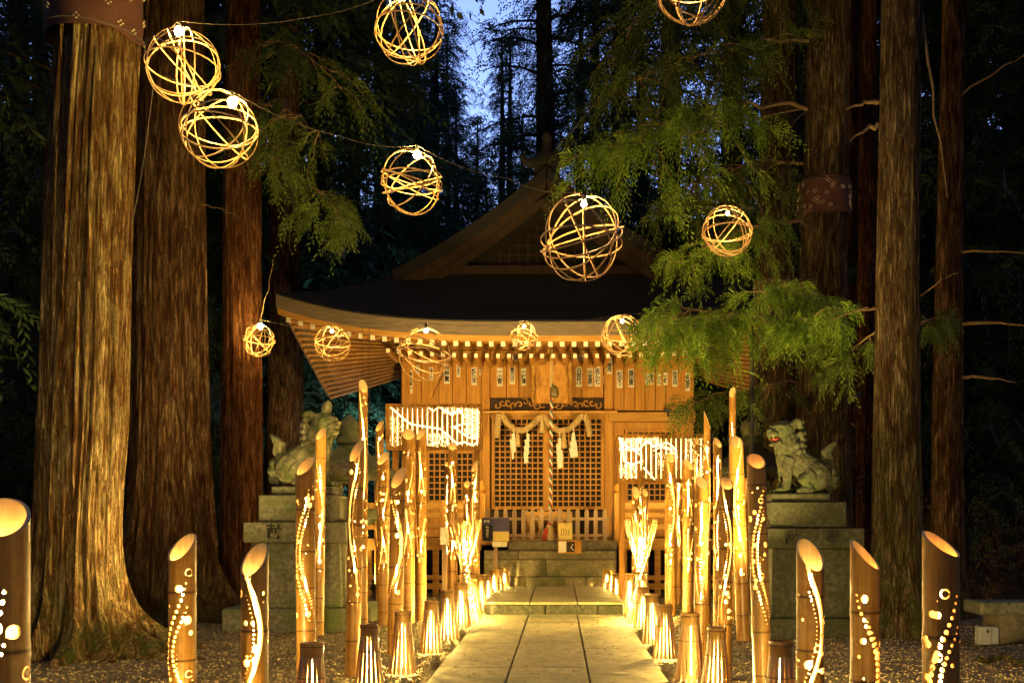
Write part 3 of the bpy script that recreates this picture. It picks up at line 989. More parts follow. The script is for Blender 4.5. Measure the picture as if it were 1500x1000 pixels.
twig(T6, at(1182, 162, 14.1), at(1140, 210, 13.0), 0.012, 8)
twig(T7, at(1345, 435, 11.2), at(1405, 400, 11.0), 0.010, 9)
twig(T7, at(1283, 452, 11.2), at(1210, 470, 10.9), 0.014, 10)
twig(T7, at(1350, 20, 11.2), at(1388, 290, 10.9), 0.022, 11)
twig(T2, at(296, 300, 12.9), at(348, 318, 12.4), 0.012, 12)
twig(T10, at(1240, 620, 17.4), at(1282, 640, 15.0), 0.02, 13)
twig(T9, at(1260, 575, 15.4), at(1230, 610, 14.6), 0.03, 14)
twig(T3, at(380, 485, 14.4), at(400, 380, 13.4), 0.008, 15)

# cloth wraps on trunks
def wrap(tree, D, l, r_, y0, y1, label, seed):
    rs = random.Random(seed)
    cx = gx((l + r_) / 2, D); R = (r_ - l) / 2 * D / F + 0.03
    root = empty('cloth_wrap', (cx, D, gz(y1, D)), 0, label, 'tree wrap', 'patterned cloth wraps tied round trunks')
    h = gz(y0, D) - gz(y1, D)
    mb = MB(); n = 60; prof = 14; P = []
    for j in range(prof + 1):
        row = []
        for i in range(n + 1):
            a = 2 * PI * i / n
            rr = R + 0.008 * math.sin(7 * a + j * 0.4) + 0.006 * math.sin(j * 2.1 + 3 * a)
            row.append((rr * math.cos(a), rr * math.sin(a), h * j / prof + 0.015 * math.sin(5 * a) * (j == 0)))
        P.append(row)
    mb.grid(P)
    mb.build('cloth', M['wrap'], root, smooth=True)
    mk = MB()
    for k in range(46):
        a = rs.uniform(0, 2 * PI); z = rs.uniform(0.06, h - 0.05); s = 0.022
        R2 = R + 0.014; c = Vector((R2 * math.cos(a), R2 * math.sin(a), z)); t = Vector((-math.sin(a), math.cos(a), 0))
        for q in range(4):
            b = q * PI / 2; p = c + t * math.cos(b) * s + Vector((0, 0, math.sin(b) * s))
            mk.box(p, (0.012, 0.012, 0.012), (0, 0, a))
    mk.build('pattern', M['wrap_mark'], root)
    for zz in (0.05, h - 0.06):
        rp = MB()
        rp.tube([((R + 0.018) * math.cos(a), (R + 0.018) * math.sin(a), zz + 0.02 * math.sin(a * 2)) for a in np.linspace(0, 2 * PI, 40)], 0.006, 5)
        rp.build('tie_cord', M['wire'], root)
wrap(T1, 9.6, 78, 200, -70, 66, 'brown patterned cloth band wrapped round the pale left trunk above the frame edge', 1)
wrap(T6, 14.2, 1174, 1241, 268, 320, 'brown dotted cloth band tied round the right trunk halfway up', 2)
wrap(T5, 16.0, 1108, 1170, 412, 446, 'reddish cloth band round the trunk behind the bright green sprays', 3)

def P3(px, py, dz=0.0):
    D = 1.25 * F / (py - HY); return Vector((gx(px, D), D, dz))

# ------------------------------------------------------------------ background forest
def forest_proto(kind, seed):
    r = np.random.default_rng(seed)
    root = empty('forest_tree', (0, 0, 0))
    Ht = 24.0
    link_mesh('trunk', trunk_mesh([(0, 0, -1.5), (0.1, 0, 8), (0, 0.1, 16), (0, 0, Ht)], [0.36, 0.3, 0.2, 0.05], 24, 30, 0.01, 0.15, seed), M['bark5'], root)
    C, Dd = [], []
    mb = MB()
    nb, lo = ((150, 1.0), (120, 3.0), (85, 6.5))[kind]
    for k in range(nb):
        z = lo + (Ht - lo) * (k + r.uniform(0, 1)) / nb; t = (z - lo) / (Ht - lo)
        a = r.uniform(0, 2 * PI); L = (4.0, 3.6, 3.2)[kind] * (1 - 0.85 * t) * r.uniform(0.55, 1.15) + 0.3
        d = Vector((math.cos(a), math.sin(a), 0))
        br = bez((0, 0, z), d * L + Vector((0, 0, z - 0.25 * L)), 0.1 * L, 5)
        mb.tube(br, [0.045 * (1 - 0.8 * j / 5) for j in range(6)], 4)
        for _ in range(int((26, 22, 17)[kind] * (0.35 + L / 3.5))):
            u = r.uniform(0.15, 1) * 5; j = min(4, int(u)); c = br[j].lerp(br[j + 1], u - j) + Vector(r.normal(size=3) * np.array([0.28, 0.28, 0.12]))
            C.append(tuple(c)); Dd.append(tuple(d * 0.7 + Vector(r.normal(size=3)) * 0.6))
    C = np.array(C); Dd = np.array(Dd); n = len(C)
    V, Q = fronds(C, Dd, r.uniform(0.4, 0.9, n), r.uniform(0.3, 1.0, n), 15, 0.17, 0.021, r)
    link_mesh('crown', np_mesh('crown', V, Q), M['leaf_dark'], root)
    mb.build('limbs', M['bark5'], root)
    return root


protos = [forest_proto(k, 60 + k) for k in range(3)]
used = [False] * 3
FL = ['dark full-crowned conifer', 'dark bushy conifer', 'dark high-crowned conifer']
def plant(kind, x, y, s, rz, z=None):
    if z is None:
        z = float(max(hill_z(np.array([x]), np.array([y]))[0] - 0.3, 0.0)) if y > 24 else 0.0
    if not used[kind]:
        o = protos[kind]; used[kind] = True
    else:
        o = copy_tree(protos[kind])
    o.location = (x, y, z); o.rotation_euler = (0, 0, rz); o.scale = (s, s, s)
    if y < 16: w = 'standing beside or behind the viewer'
    elif x < -5.5: w = 'in the dark grove at the left'
    elif x > 4.2: w = 'in the dark grove at the right'
    elif y < 35: w = 'close behind the shrine'
    else: w = 'far behind the shrine roof'
    tag(o, FL[kind] + ' ' + w, 'tree', 'dark conifers of the surrounding forest')
    return o
rs = random.Random(21)
# seen against the sky behind the shrine
plant(2, gx(798, 27), 27, 1.0, 0.4)['label'] = 'black silhouetted conifer trunk rising straight behind the roof ridge'
for (px, y, s, k) in ((560, 30, 1.0, 1), (470, 27, 1.05, 0), (905, 29, 1.0, 0), (985, 27, 1.1, 0), (640, 40, 0.85, 0), (870, 38, 0.95, 1), (410, 24, 1.0, 1), (1075, 25, 1.0, 0), (1150, 30, 1.1, 0), (520, 38, 1.0, 0), (590, 50, 0.9, 0), (748, 66, .85, 1), (850, 60, 1.0, 0), (940, 48, 1.1, 0), (610, 75, 1.1, 1), (790, 80, 1.0, 0), (700, 52, .62, 1), (655, 60, .8, 1), (765, 36, .62, 0), (632, 44, .78, 0), (712, 40, .55, 0), (735, 56, .8, 1), (668, 48, .7, 0)):
    plant(k, gx(px, y), y, s, rs.uniform(0, 6.28))
for (px, y, s, k) in ((-60, 19, 1.0, 0), (30, 24, 1.0, 1), (190, 22, 1.0, 0), (300, 24, 1.1, 0), (250, 34, 1.2, 0), (60, 36, 1.2, 2), (360, 34, 1.2, 0), (-20, 30, 1.1, 0), (150, 45, 1.2, 0), (440, 48, 1.2, 0)):
    plant(k, gx(px, y), y, s, rs.uniform(0, 6.28))
for (px, y, s, k) in ((1240, 22, 1.0, 0), (1330, 19, 1.0, 0), (1430, 20, 1.05, 0), (1520, 18, 1.0, 0), (1380, 27, 1.1, 0), (1480, 30, 1.1, 0), (1260, 33, 1.2, 0), (1560, 25, 1.1, 0), (1180, 42, 1.2, 0), (1400, 40, 1.2, 0)):
    plant(k, gx(px, y), y, s, rs.uniform(0, 6.28))
# trees standing round and behind the viewer, as the grove does
for (x, y, s, k) in ((-8, 3, 1, 1), (8.5, 2, 1, 1), (-9, 13, 1.0, 1), (9.5, 9, 1.0, 1), (-6, -6, 1, 1), (5, -7, 1, 1), (0.5, -12, 1.1, 0), (-12, -3, 1.1, 0), (12, -4, 1.1, 0), (-13, 8, 1.1, 0), (13, 5, 1.1, 0)):
    plant(k, x, y, s, rs.uniform(0, 6.28), 0.0)

# undergrowth at right and left back
def undergrowth(xr, yr, n, seed, label, m='leaf_shaded', hh=0.9):
    r = np.random.default_rng(seed)
    C = np.stack([r.uniform(*xr, n), r.uniform(*yr, n), r.uniform(0.0, hh, n) ** 1.0 * r.uniform(0, 1, n)], -1)
    Dd = r.normal(size=(n, 3)); Dd[:, 2] = np.abs(Dd[:, 2]) + 0.6
    V, Q = fronds(C, Dd, r.uniform(0.25, 0.7, n), r.uniform(0.2, 0.7, n), 9, 0.07, 0.006, r)
    o = link_mesh('undergrowth', np_mesh('undergrowth', V, Q), M[m])
    tag(o, label, 'undergrowth', kind='stuff')
undergrowth((4.6, 9.5), (13.5, 18.5), 3800, 5, 'dry brownish undergrowth below the trees on the right', 'litter', 1.8)
undergrowth((-12, -4.2), (15.5, 19), 3500, 6, 'dark low undergrowth below the trees on the left', 'leaf_dark', 0.9)
undergrowth((-4.2, -2.7), (21.5, 23), 1500, 7, 'dark leafy scrub beside the left wall of the shrine', 'leaf_dark', 3.2)
undergrowth((2.4, 4.0), (20.5, 23), 1500, 8, 'dark leafy scrub beside the right wall of the shrine', 'leaf_dark', 2.2)
# leaf litter scattered on the ground
def litter(n, xr, yr, seed):
    r = np.random.default_rng(seed)
    X = r.uniform(*xr, n); Y = r.uniform(*yr, n); k = (X < PX0 - 0.05) | (X > PX1 + 0.05); X, Y = X[k], Y[k]; n = len(X)
    C = np.stack([X, Y, gzf(X, Y) + 0.016], -1)
    Dd = r.normal(size=(n, 3)); Dd[:, 2] *= 0.12
    V, Q = fronds(C, Dd, r.uniform(0.03, 0.12, n), r.uniform(0, 0.05, n), 4, 0.03, 0.003, r)
    o = link_mesh('leaf_litter', np_mesh('leaf_litter', V, Q), M['litter'])
    tag(o, 'brown needles and twigs scattered on the gravel', 'leaf litter', kind='stuff')
litter(9000, (-7, 7), (7.3, 16), 9)
r9 = np.random.default_rng(77); n9 = 260
C9 = np.stack([r9.uniform(PX0, PX1, n9), r9.uniform(7.5, 13.3, n9), np.full(n9, 0.04)], -1); D9 = r9.normal(size=(n9, 3)); D9[:, 2] *= .05
V9, Q9 = fronds(C9, D9, r9.uniform(.02, .07, n9), r9.uniform(0, .02, n9), 3, 0.025, 0.003, r9)
tag(link_mesh('fallen_needles', np_mesh('fallen_needles', V9, Q9), M['litter']), 'fallen cedar needles lying on the path slabs', 'leaf litter', kind='stuff')

# ------------------------------------------------------------------ shrine
DW = 19.0
CX = gx(801, DW)
SH = empty('shrine', (CX, DW, 0), 0, 'wooden shrine hall with curved gabled roof at the end of the stone path', 'shrine')
SO = SH.location


def sb(name, mb, m, bevel=0.0, parent=None, smooth=False):
    return mb.build(name, M[m], parent or SH, off=SO, bevel=bevel, smooth=smooth)


def wbox(mb, px0, px1, py0, py1, y0, y1, D=DW):
    """box whose front face covers the given outline at depth D"""
    mb.bx(gx(px0, D), gx(px1, D), y0, y1, gz(py1, D), gz(py0, D))


# roof geometry
def eave_front(u):
    return Vector((CX - 0.02 + 4.58 * u + 0.0, 17.0 + 0.12 * (1 - abs(u) ** 3), 4.71 + 0.445 * abs(u) ** 3.3))
def side_edge(s, v):
    z = 5.155 - 1.16 * v ** 0.9
    return Vector((CX + s * (4.60 - 0.03 * v), 17.0 + 3.4 * v, z))
def gable_base(u):
    return Vector((CX + 2.98 * u, 19.0, 5.98))
def sag(p, q, t, k):
    r = p.lerp(q, t); r.z -= k * 4 * t * (1 - t); return r
mb = MB()
P = [[sag(eave_front(-1 + 2 * i / 40), gable_base(-1 + 2 * i / 40), j / 8, 0.10) for j in range(9)] for i in range(41)]
mb.grid(P)
for s in (-1, 1):
    P = [[sag(side_edge(s, i / 12), Vector((CX + s * 2.98, 19.0 + 1.4 * i / 12, 5.98)), j / 8, 0.10) for j in range(9)] for i in range(13)]
    if s > 0: P = P[::-1]
    mb.grid(P)
# gable roof planes behind the bargeboard
def gcurve(t):   # t 0..1 from apex to foot ; concave
    x = 2.90 * t; z = 7.84 - 1.96 * (0.76 * t + 0.24 * (1 - (1 - t) ** 2.3)); return x, z
for s in (-1, 1):
    P = [[(CX + s * gcurve(i / 24)[0], 18.72 + 3.6 * j / 3, gcurve(i / 24)[1] + 0.1) for j in range(4)] for i in range(25)]
    if s < 0: P = P[::-1]
    mb.grid(P)
roof = sb('roof', mb, 'bark_roof')
so = roof.modifiers.new('thick', 'SOLIDIFY'); so.thickness = 0.04; so.offset = -1
# eave edge band (thick bark layers seen end-on)
mb = MB()
def band(fn, n, h, inset, taper=0.0):
    top = [fn(i / n) for i in range(n + 1)]
    P = []
    for p in top:
        P.append([p + Vector((0, 0, 0.01)), p + Vector((0, 0.03 + inset, -h)), p + Vector((0, 0.35 + inset, -h + 0.03))])
    mb.grid(P)
band(lambda t: eave_front(-1 + 2 * t) + Vector((0, -0.02, 0)), 48, 0.21, 0.03)
for s in (-1, 1):
    P = []
    for i in range(17):
        p = side_edge(s, i / 16)
        P.append([p + Vector((s * 0.02, 0, 0.01)), p + Vector((-s * 0.05, 0, -0.13)), p + Vector((-s * 0.35, 0, -0.10))])
    mb.grid(P)
eb = sb('eave_edge', mb, 'eave_edge')
# pale fascia under the edge
mb = MB()
P = []
for i in range(49):
    p = eave_front(-1 + 2 * i / 48)
    P.append([p + Vector((0, 0.10, -0.20)), p + Vector((0, 0.12, -0.30)), p + Vector((0, 0.5, -0.27))])
mb.grid(P)
sb('fascia', mb, 'wood_h')
# underside boards front
mb = MB()
P = []
for i in range(41):
    u = -1 + 2 * i / 40
    a = eave_front(u) + Vector((0, 0.13, -0.27)); b = Vector((CX + 2.85 * u, 18.95, 4.98))
    P.append([a.lerp(b, j / 4) for j in range(5)])
mb.grid(P)
for s in (-1, 1):
    P = []
    for i in range(13):
        v = i / 12
        a = side_edge(s, v) + Vector((-s * 0.08, 0.06, -0.16)); b = Vector((CX + s * 2.85, 18.95 + 1.45 * v, 4.97 - 0.62 * v))
        P.append([a.lerp(b, j / 4) for j in range(5)])
    mb.grid(P)
sb('eave_soffit', mb, 'eave_wood')
# rafters, front
for k in range(44):
    u = -0.965 + 1.93 * k / 43
    a = eave_front(u) + Vector((0, 0.20, -0.335)); b = Vector((CX + 2.8 * u if abs(u) > .6 else CX + 4.58 * u * 0.85, 18.9, 4.93))
    b.x = a.x + (CX + 3.4 * u - a.x) * 0.5
    mb = MB()
    d = (b - a)
    mb.tube([a, b], 0.052, 4)
    rf = sb('rafter', mb, 'wood')
    t = MB(); t.box(a + Vector((0, -0.006, 0)), (0.078, 0.02, 0.085)); sb('rafter_tip', t, 'white_paint', parent=rf)
# second row of flying rafter tips
for k in range(30):
    u = -0.62 + 1.24 * k / 29
    p = eave_front(u) + Vector((0.05, 0.62, -0.47))
    mb = MB(); mb.bx(p.x - 0.035, p.x + 0.035, p.y, p.y + 1.1, p.z - 0.04, p.z + 0.04)
    rf = sb('lower_rafter', mb, 'wood')
    t = MB(); t.box(p + Vector((0, -0.006, 0)), (0.06, 0.014, 0.07)); sb('rafter_tip', t, 'white_paint', parent=rf)
# side rafters (run across, seen from below)
for s in (-1, 1):
    for k in range(17):
        v = (k + 0.5) / 17
        a = side_edge(s, v) + Vector((-s * 0.12, 0.06, -0.20)); b = Vector((CX + s * 2.82, 18.95 + 1.45 * v, 4.91 - 0.62 * v))
        mb = MB(); mb.tube([a, b], 0.032, 4); sb('side_rafter', mb, 'eave_wood')
# gable: bargeboards, lattice, tie beam, ridge ornament
def barge(y, off0, off1, th, name, m):
    mb = MB()
    for s in (-1, 1):
        P = []
        for i in range(25):
            x, z = gcurve(i / 24)
            P.append([(CX + s * x, y, z + 0.1 - off0), (CX + s * x, y - th, z + 0.1 - off0), (CX + s * (x - 0.02), y - th, z + 0.1 - off1), (CX + s * (x - 0.02), y, z + 0.1 - off1)])
        if s > 0: P = P[::-1]
        mb.grid(P)
    sb(name, mb, m)
barge(18.74, -0.03, 0.20, 0.05, 'gable_edge', 'bark_roof')
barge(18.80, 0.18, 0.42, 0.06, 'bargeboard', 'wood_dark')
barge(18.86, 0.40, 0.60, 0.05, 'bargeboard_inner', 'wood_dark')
mb = MB()
for k in range(-12, 13):
    x = k * 0.18
    z1 = 7.75 - 1.96 * abs(x) / 2.9 - 0.70
    if z1 > 6.15: mb.bx(CX + x - 0.02, CX + x + 0.02, 18.98, 19.02, 6.05, z1)
for k in range(9):
    z = 6.2 + k * 0.18
    hw = (7.0 - z) / 1.96 * 2.9
    if hw > 0.1: mb.bx(CX - hw, CX + hw, 18.985, 19.025, z - 0.02, z + 0.02)
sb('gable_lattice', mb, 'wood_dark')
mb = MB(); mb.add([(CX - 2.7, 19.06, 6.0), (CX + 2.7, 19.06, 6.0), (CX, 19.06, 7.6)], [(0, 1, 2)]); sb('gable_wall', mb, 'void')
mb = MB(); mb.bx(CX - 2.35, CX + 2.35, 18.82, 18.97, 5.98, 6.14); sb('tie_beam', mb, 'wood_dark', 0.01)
mb = MB()
mb.box((CX, 18.9, 7.98), (0.5, 0.3, 0.22)); mb.lathe([(0.28, 0), (0.31, .08), (0.24, .2), (0.1, .3), (0.08, .48), (0.11, .54), (0.04, .64)], 12, (CX, 18.85, 8.02), 1, .5)
for s in (-1, 1):
    mb.tube([(CX + s * .2, 18.85, 8.05), (CX + s * .40, 18.85, 8.09), (CX + s * .47, 18.85, 8.2), (CX + s * .40, 18.85, 8.28)], [.09, .08, .06, .02], 8)
sb('ridge_ornament', mb, 'bark_roof', smooth=True)
mb = MB(); mb.bx(CX - 0.16, CX + 0.16, 18.95, 22.2, 7.8, 8.08); sb('ridge_beam', mb, 'bark_roof')
mb = MB()  # pendant under the gable apex
mb.ell((CX, 18.74, 7.25), (0.1, 0.03, 0.14)); 
for s in (-1, 1): mb.ell((CX + s * .12, 18.74, 7.31), (0.1, 0.03, 0.06), rot=(0, s * .6, 0))
sb('gable_pendant', mb, 'wood_dark', smooth=True)

# walls
ZF = 1.0
mb = MB()
edges = list(range(600, 706, 21))
for (a, b) in ((600, 617), (617, 643), (643, 663), (663, 683), (683, 706), (718, 742), (742, 760), (760, 782)):
    wbox(mb, a + .4, b - .4, 513, 601, DW, DW + 0.05)
for (a, b) in ((834, 852), (852, 884), (898, 914), (914, 930), (930, 945), (945, 960), (960, 975), (975, 1002)):
    wbox(mb, a + .4, b - .4, 513, 601, DW, DW + 0.05)
wbox(mb, 782, 834, 500, 601, DW + .002, DW + 0.05)
sb('upper_wall_boards', mb, 'wood', 0.004)
mb = MB(); mb.bx(gx(586, DW), gx(1017, DW), DW + 0.06, DW + 0.12, 1.0, 5.0); sb('wall_core', mb, 'wood_dark')
mb = MB()
for s in (gx(588, DW), gx(1017, DW) - 0.05):
    mb.bx(s, s + 0.05, DW + 0.13, DW + 3.0, 0.9, 4.9)
sb('side_wall', mb, 'wood_dark')
mb = MB(); mb.bx(gx(588, DW), gx(1017, DW), DW + 2.9, DW + 3.0, 0.9, 4.9); sb('back_wall', mb, 'wood_dark')
def post(px0, px1, proud=0.07, top=500, name='post'):
    mb = MB(); wbox(mb, px0, px1, top, 786, DW - proud, DW + 0.055); sb(name, mb, 'wood', 0.012)
post(589, 601); post(706, 718); post(885, 898); post(1001, 1016)
mb = MB(); wbox(mb, 600.5, 705.5, 513, 529, DW - 0.03, DW + 0.03); wbox(mb, 718.5, 884.5, 513, 529, DW - 0.03, DW + 0.03); wbox(mb, 898.5, 1000.5, 513, 529, DW - 0.03, DW + 0.03); sb('frieze_board', mb, 'wood_h', 0.006)
mb = MB(); wbox(mb, 586, 1018, 497, 512.5, DW - 0.10, DW + 0.03); sb('head_beam', mb, 'wood_h', 0.012)
for px in (712, 892):
    mb = MB(); c = at(px, 505, DW)
    P0 = [(0.34, 0.12), (0.30, 0.0), (0.2, -0.07), (0.1, -0.1)]
    vs = []
    prof = [(-0.36, 0.14), (-0.34, 0.04), (-0.22, -0.02), (-0.12, -0.10), (0.12, -0.10), (0.22, -0.02), (0.34, 0.04), (0.36, 0.14)]
    n = len(prof)
    vs = [(c.x + x, DW - 0.24, c.z + z) for x, z in prof] + [(c.x + x, DW - 0.11, c.z + z) for x, z in prof]
    mb.add(vs, [tuple(range(n)), tuple(reversed(range(n, 2 * n)))] + [(i, i + n, (i + 1) % n + n, (i + 1) % n) for i in range(n)])
    sb('bracket', mb, 'wood_h')
mb = MB(); wbox(mb, 584, 706, 601.5, 616, DW - 0.12, DW + 0.03); sb('waist_beam', mb, 'wood_h', 0.01)
mb = MB(); wbox(mb, 891, 1018, 604, 618, DW - 0.12, DW + 0.03); sb('waist_beam', mb, 'wood_h', 0.01)
# lower side panels with lattice windows
def lattice(name, px0, px1, py0, py1, step, y, w=0.011, m='wood', frame=True, parent=None):
    mb = MB(); x0, x1, z0, z1 = gx(px0, DW), gx(px1, DW), gz(py1, DW), gz(py0, DW)
    nx = round((x1 - x0) / step); nz_ = round((z1 - z0) / step)
    for k in range(nx + 1):
        x = x0 + (x1 - x0) * k / nx; mb.bx(x - w, x + w, y, y + 0.025, z0, z1)
    for k in range(nz_ + 1):
        z = z0 + (z1 - z0) * k / nz_; mb.bx(x0, x1, y + 0.003, y + 0.028, z - w, z + w)
    o = sb(name, mb, m, parent=parent)
    if frame:
        f = MB(); t = 0.05
        f.bx(x0 - t, x1 + t, y - .02, y + .05, z1, z1 + t); f.bx(x0 - t, x1 + t, y - .02, y + .05, z0 - t, z0); f.bx(x0 - t, x0, y - .02, y + .05, z0, z1); f.bx(x1, x1 + t, y - .02, y + .05, z0, z1)
        sb('frame', f, m, 0.006, parent=o)
    return o
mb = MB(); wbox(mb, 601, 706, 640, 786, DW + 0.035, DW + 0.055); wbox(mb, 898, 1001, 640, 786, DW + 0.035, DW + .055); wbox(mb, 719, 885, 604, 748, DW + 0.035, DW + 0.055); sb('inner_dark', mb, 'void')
mb = MB(); wbox(mb, 601, 706, 616, 655, DW + 0.01, DW + 0.034)
for (a, b) in ((601, 623), (698, 706)): wbox(mb, a, b, 654, 786, DW + 0.012, DW + 0.034)
wbox(mb, 622, 699, 738, 786, DW + 0.014, DW + 0.034)
sb('lower_wall_boards', mb, 'wood', 0.004)
mb = MB(); wbox(mb, 898, 1001, 618, 629, DW + 0.01, DW + 0.034)
for (a, b) in ((898, 914), (988, 1001)): wbox(mb, a, b, 628, 786, DW + 0.012, DW + 0.034)
wbox(mb, 913, 989, 738, 786, DW + 0.014, DW + 0.034)
sb('lower_wall_boards', mb, 'wood', 0.004)
lattice('lattice_window', 628, 693, 663, 733, 0.108, DW - 0.01)
lattice('lattice_window', 919, 983, 632, 733, 0.108, DW - 0.01)
# centre doors
for (a, b) in ((724, 796), (809, 881)):
    d = lattice('lattice_door', a, b, 613, 742, 0.1065, DW - 0.01, w=0.012)
mb = MB(); wbox(mb, 796, 808, 611, 748, DW - 0.035, DW + 0.02); sb('centre_stile', mb, 'wood', 0.006)
mb = MB(); wbox(mb, 718, 885, 604, 612, DW - 0.02, DW + 0.03); sb('lintel', mb, 'wood_h', 0.005)
# carved transom
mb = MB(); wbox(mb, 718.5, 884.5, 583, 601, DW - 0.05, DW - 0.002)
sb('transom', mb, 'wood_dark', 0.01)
for s in (-1, 1):
    mb = MB()
    for k in range(9):
        c = at(802 + s * (8 + 8.2 * k), 592 + 3 * math.sin(k * 1.7), DW)
        pts = [Vector((c.x + r * math.cos(a), DW - 0.065, c.z + r * math.sin(a))) for a, r in [(q * 0.55 + k, 0.012 + 0.0065 * q) for q in range(11)]]
        mb.tube(pts, 0.014, 5)
    sb('carving', mb, 'wood', smooth=True)
# hanging plaque in the middle (plain board, leaning out)
PL = MB(); c0 = at(808, 499, 18.3); c1 = at(808, 590, 18.7)
PL = MB()
w_ = 0.33
PL.add([(c0.x - w_, 18.38, c0.z), (c0.x + w_, 18.38, c0.z), (c1.x + w_, 18.72, c1.z), (c1.x - w_, 18.72, c1.z), (c0.x - w_, 18.46, c0.z), (c0.x + w_, 18.46, c0.z), (c1.x + w_, 18.80, c1.z), (c1.x - w_, 18.80, c1.z)],
       [(0, 3, 2, 1), (4, 5, 6, 7), (0, 1, 5, 4), (2, 3, 7, 6), (1, 2, 6, 5), (3, 0, 4, 7)])
sb('plaque_board', PL, 'wood', 0.01)
mb = MB()
for s in (-1, 1):
    pts = []
    for k in range(13):
        t = k / 12
        p = Vector((c0.x + s * (w_ + .01 + 0.012 * math.sin(k * 1.9)), 18.38 + .34 * t - 0.03, c0.z + (c1.z - c0.z) * t)); pts.append(p)
    mb.tube(pts, 0.035, 6)
sb('plaque_rim', mb, 'wood_h', smooth=True)

# floor deck, stone base
mb = MB(); mb.bx(gx(583, DW), gx(1022, DW), 17.62, DW + 3.0, 0.88, 0.99); sb('floor_deck', mb, 'wood_h', 0.01)
def railing(x0, x1, name):
    y = 17.3
    mb = MB()
    for z, h in ((1.56, 0.06), (1.40, 0.045), (1.20, 0.045)):
        mb.bx(x0, x1, y - 0.03, y + 0.03, z - h, z + h)
    o = sb(name, mb, 'wood_h', 0.006)
    n = max(2, int(abs(x1 - x0) / 0.62))
    for k in range(n + 1):
        x = x0 + (x1 - x0) * k / n; p = MB(); p.bx(x - 0.045, x + 0.045, y - 0.042, y + 0.045, 0.99, 1.66); sb('rail_post', p, 'wood', 0.006, parent=o)
    return o
def deck(x0, x1):
    mb = MB(); mb.bx(x0, x1, 17.2, 17.9, 0.86, 0.985); mb.bx(x0, x1, 17.16, 17.195, 0.80, 1.0); mb.bx(x0, x1, 17.25, 17.35, 0.12, 0.22); mb.bx(x0, x1, 17.25, 17.35, 0.28, 0.36); sb('veranda', mb, 'wood_h', 0.006)
    k = x0 + 0.05
    while k < x1:
        p = MB(); p.bx(k, k + 0.10, 17.26, 17.36, 0.0, 0.86); sb('veranda_post', p, 'wood_h', 0.006); k += 0.29
XL0, XL1, XR0, XR1 = gx(532, 17.3), gx(706, 17.3), gx(906, 17.3), gx(1060, 17.3)
deck(XL0, XL1); deck(XR0, XR1)
railing(XL0, XL1, 'handrail'); railing(XR0, XR1, 'handrail')
mb = MB(); mb.bx(XL0, XR1, 18.2, 18.26, 0, 0.86); sb('underfloor_shade_sheet', mb, 'void')  # added near-black sheet, shade under the deck put into its colour
for px in (706, 905):
    mb = MB(); x = gx(px, 17.3); mb.bx(x - 0.07, x + 0.07, 17.17, 17.3, 0.9, 1.78); mb.lathe([(0.05, 0), (0.07, .04), (0.085, .1), (0.05, .16), (0.015, .22)], 12, (x, 17.235, 1.78)); sb('newel_post', mb, 'wood', 0.004)
# stone base (structure-like masonry of the shrine)
mb = MB()
xs_ = [gx(707, 16.85), gx(770, 16.85), gx(858, 16.85), gx(906, 16.85)]
for a, b in zip(xs_[:-1], xs_[1:]): mb.bx(a, b - 0.006, 16.8, 17.2, 0.0, 0.36)
xs_ = [gx(709, 16.85), gx(800, 16.85), gx(904, 16.85)]
for a, b in zip(xs_[:-1], xs_[1:]): mb.bx(a, b - 0.005, 16.83, 17.2, 0.363, 0.65)
xs_ = [gx(709, 16.85), gx(760, 16.85), gx(850, 16.85), gx(904, 16.85)]
for a, b in zip(xs_[:-1], xs_[1:]): mb.bx(a, b - 0.005, 16.84, 17.15, 0.653, 0.80)
mb.bx(gx(745, 17.1), gx(904, 17.1), 17.02, 17.15, 0.802, 0.96)
sb('stone_base', mb, 'step', 0.012)

# picket gate fence in front of the doors
PF = empty('picket_fence', (CX, 17.45, 0.97), 0, 'low wooden picket fence closing the top of the shrine steps', 'fence')
n = 15
x0, x1 = gx(714, 17.4), gx(899, 17.4)
for k in range(n):
    x = x0 + (x1 - x0) * k / (n - 1)
    mb = MB(); w = 0.036
    mb.add([(x - w, 17.38, .97), (x + w, 17.38, .97), (x + w, 17.38, 1.47), (x + w * .5, 17.38, 1.51), (x - w * .5, 17.38, 1.51), (x - w, 17.38, 1.47), (x - w, 17.41, .97), (x + w, 17.41, .97), (x + w, 17.41, 1.47), (x + w * .5, 17.41, 1.51), (x - w * .5, 17.41, 1.51), (x - w, 17.41, 1.47)],
           [(0, 1, 2, 3, 4, 5), (11, 10, 9, 8, 7, 6)] + [(i, i + 6, (i + 1) % 6 + 6, (i + 1) % 6) for i in range(6)])
    mb.build('picket', M['wood_grey'], PF, off=PF.location)
for z in (1.05, 1.34):
    mb = MB(); mb.bx(x0 - .05, x1 + .05, 17.412, 17.45, z - .025, z + .025); mb.build('rail', M['wood_grey'], PF, off=PF.location)
mb = MB(); mb.bx(x0 - .05, x1 + .05, 17.36, 17.46, .955, .968); mb.build('bottom_sill', M['wood_grey'], PF, off=PF.location)

# offertory box behind the fence
ob = MB(); ob.bx(gx(768, 17.9), gx(838, 17.9), 17.7, 18.1, 0.99, 1.47)
o = empty('offertory_box', (gx(803, 17.9), 17.9, 0.99), 0, 'plain wooden offertory box behind the picket fence', 'box')
ob.build('chest', M['wood_h'], o, off=o.location, bevel=0.01)
sl = MB()
for k in range(8): sl.bx(gx(768, 17.9) + .03 + k * .105, gx(768, 17.9) + .06 + k * .105, 17.72, 18.08, 1.471, 1.50)
sl.build('slats', M['wood_grey'], o, off=o.location)

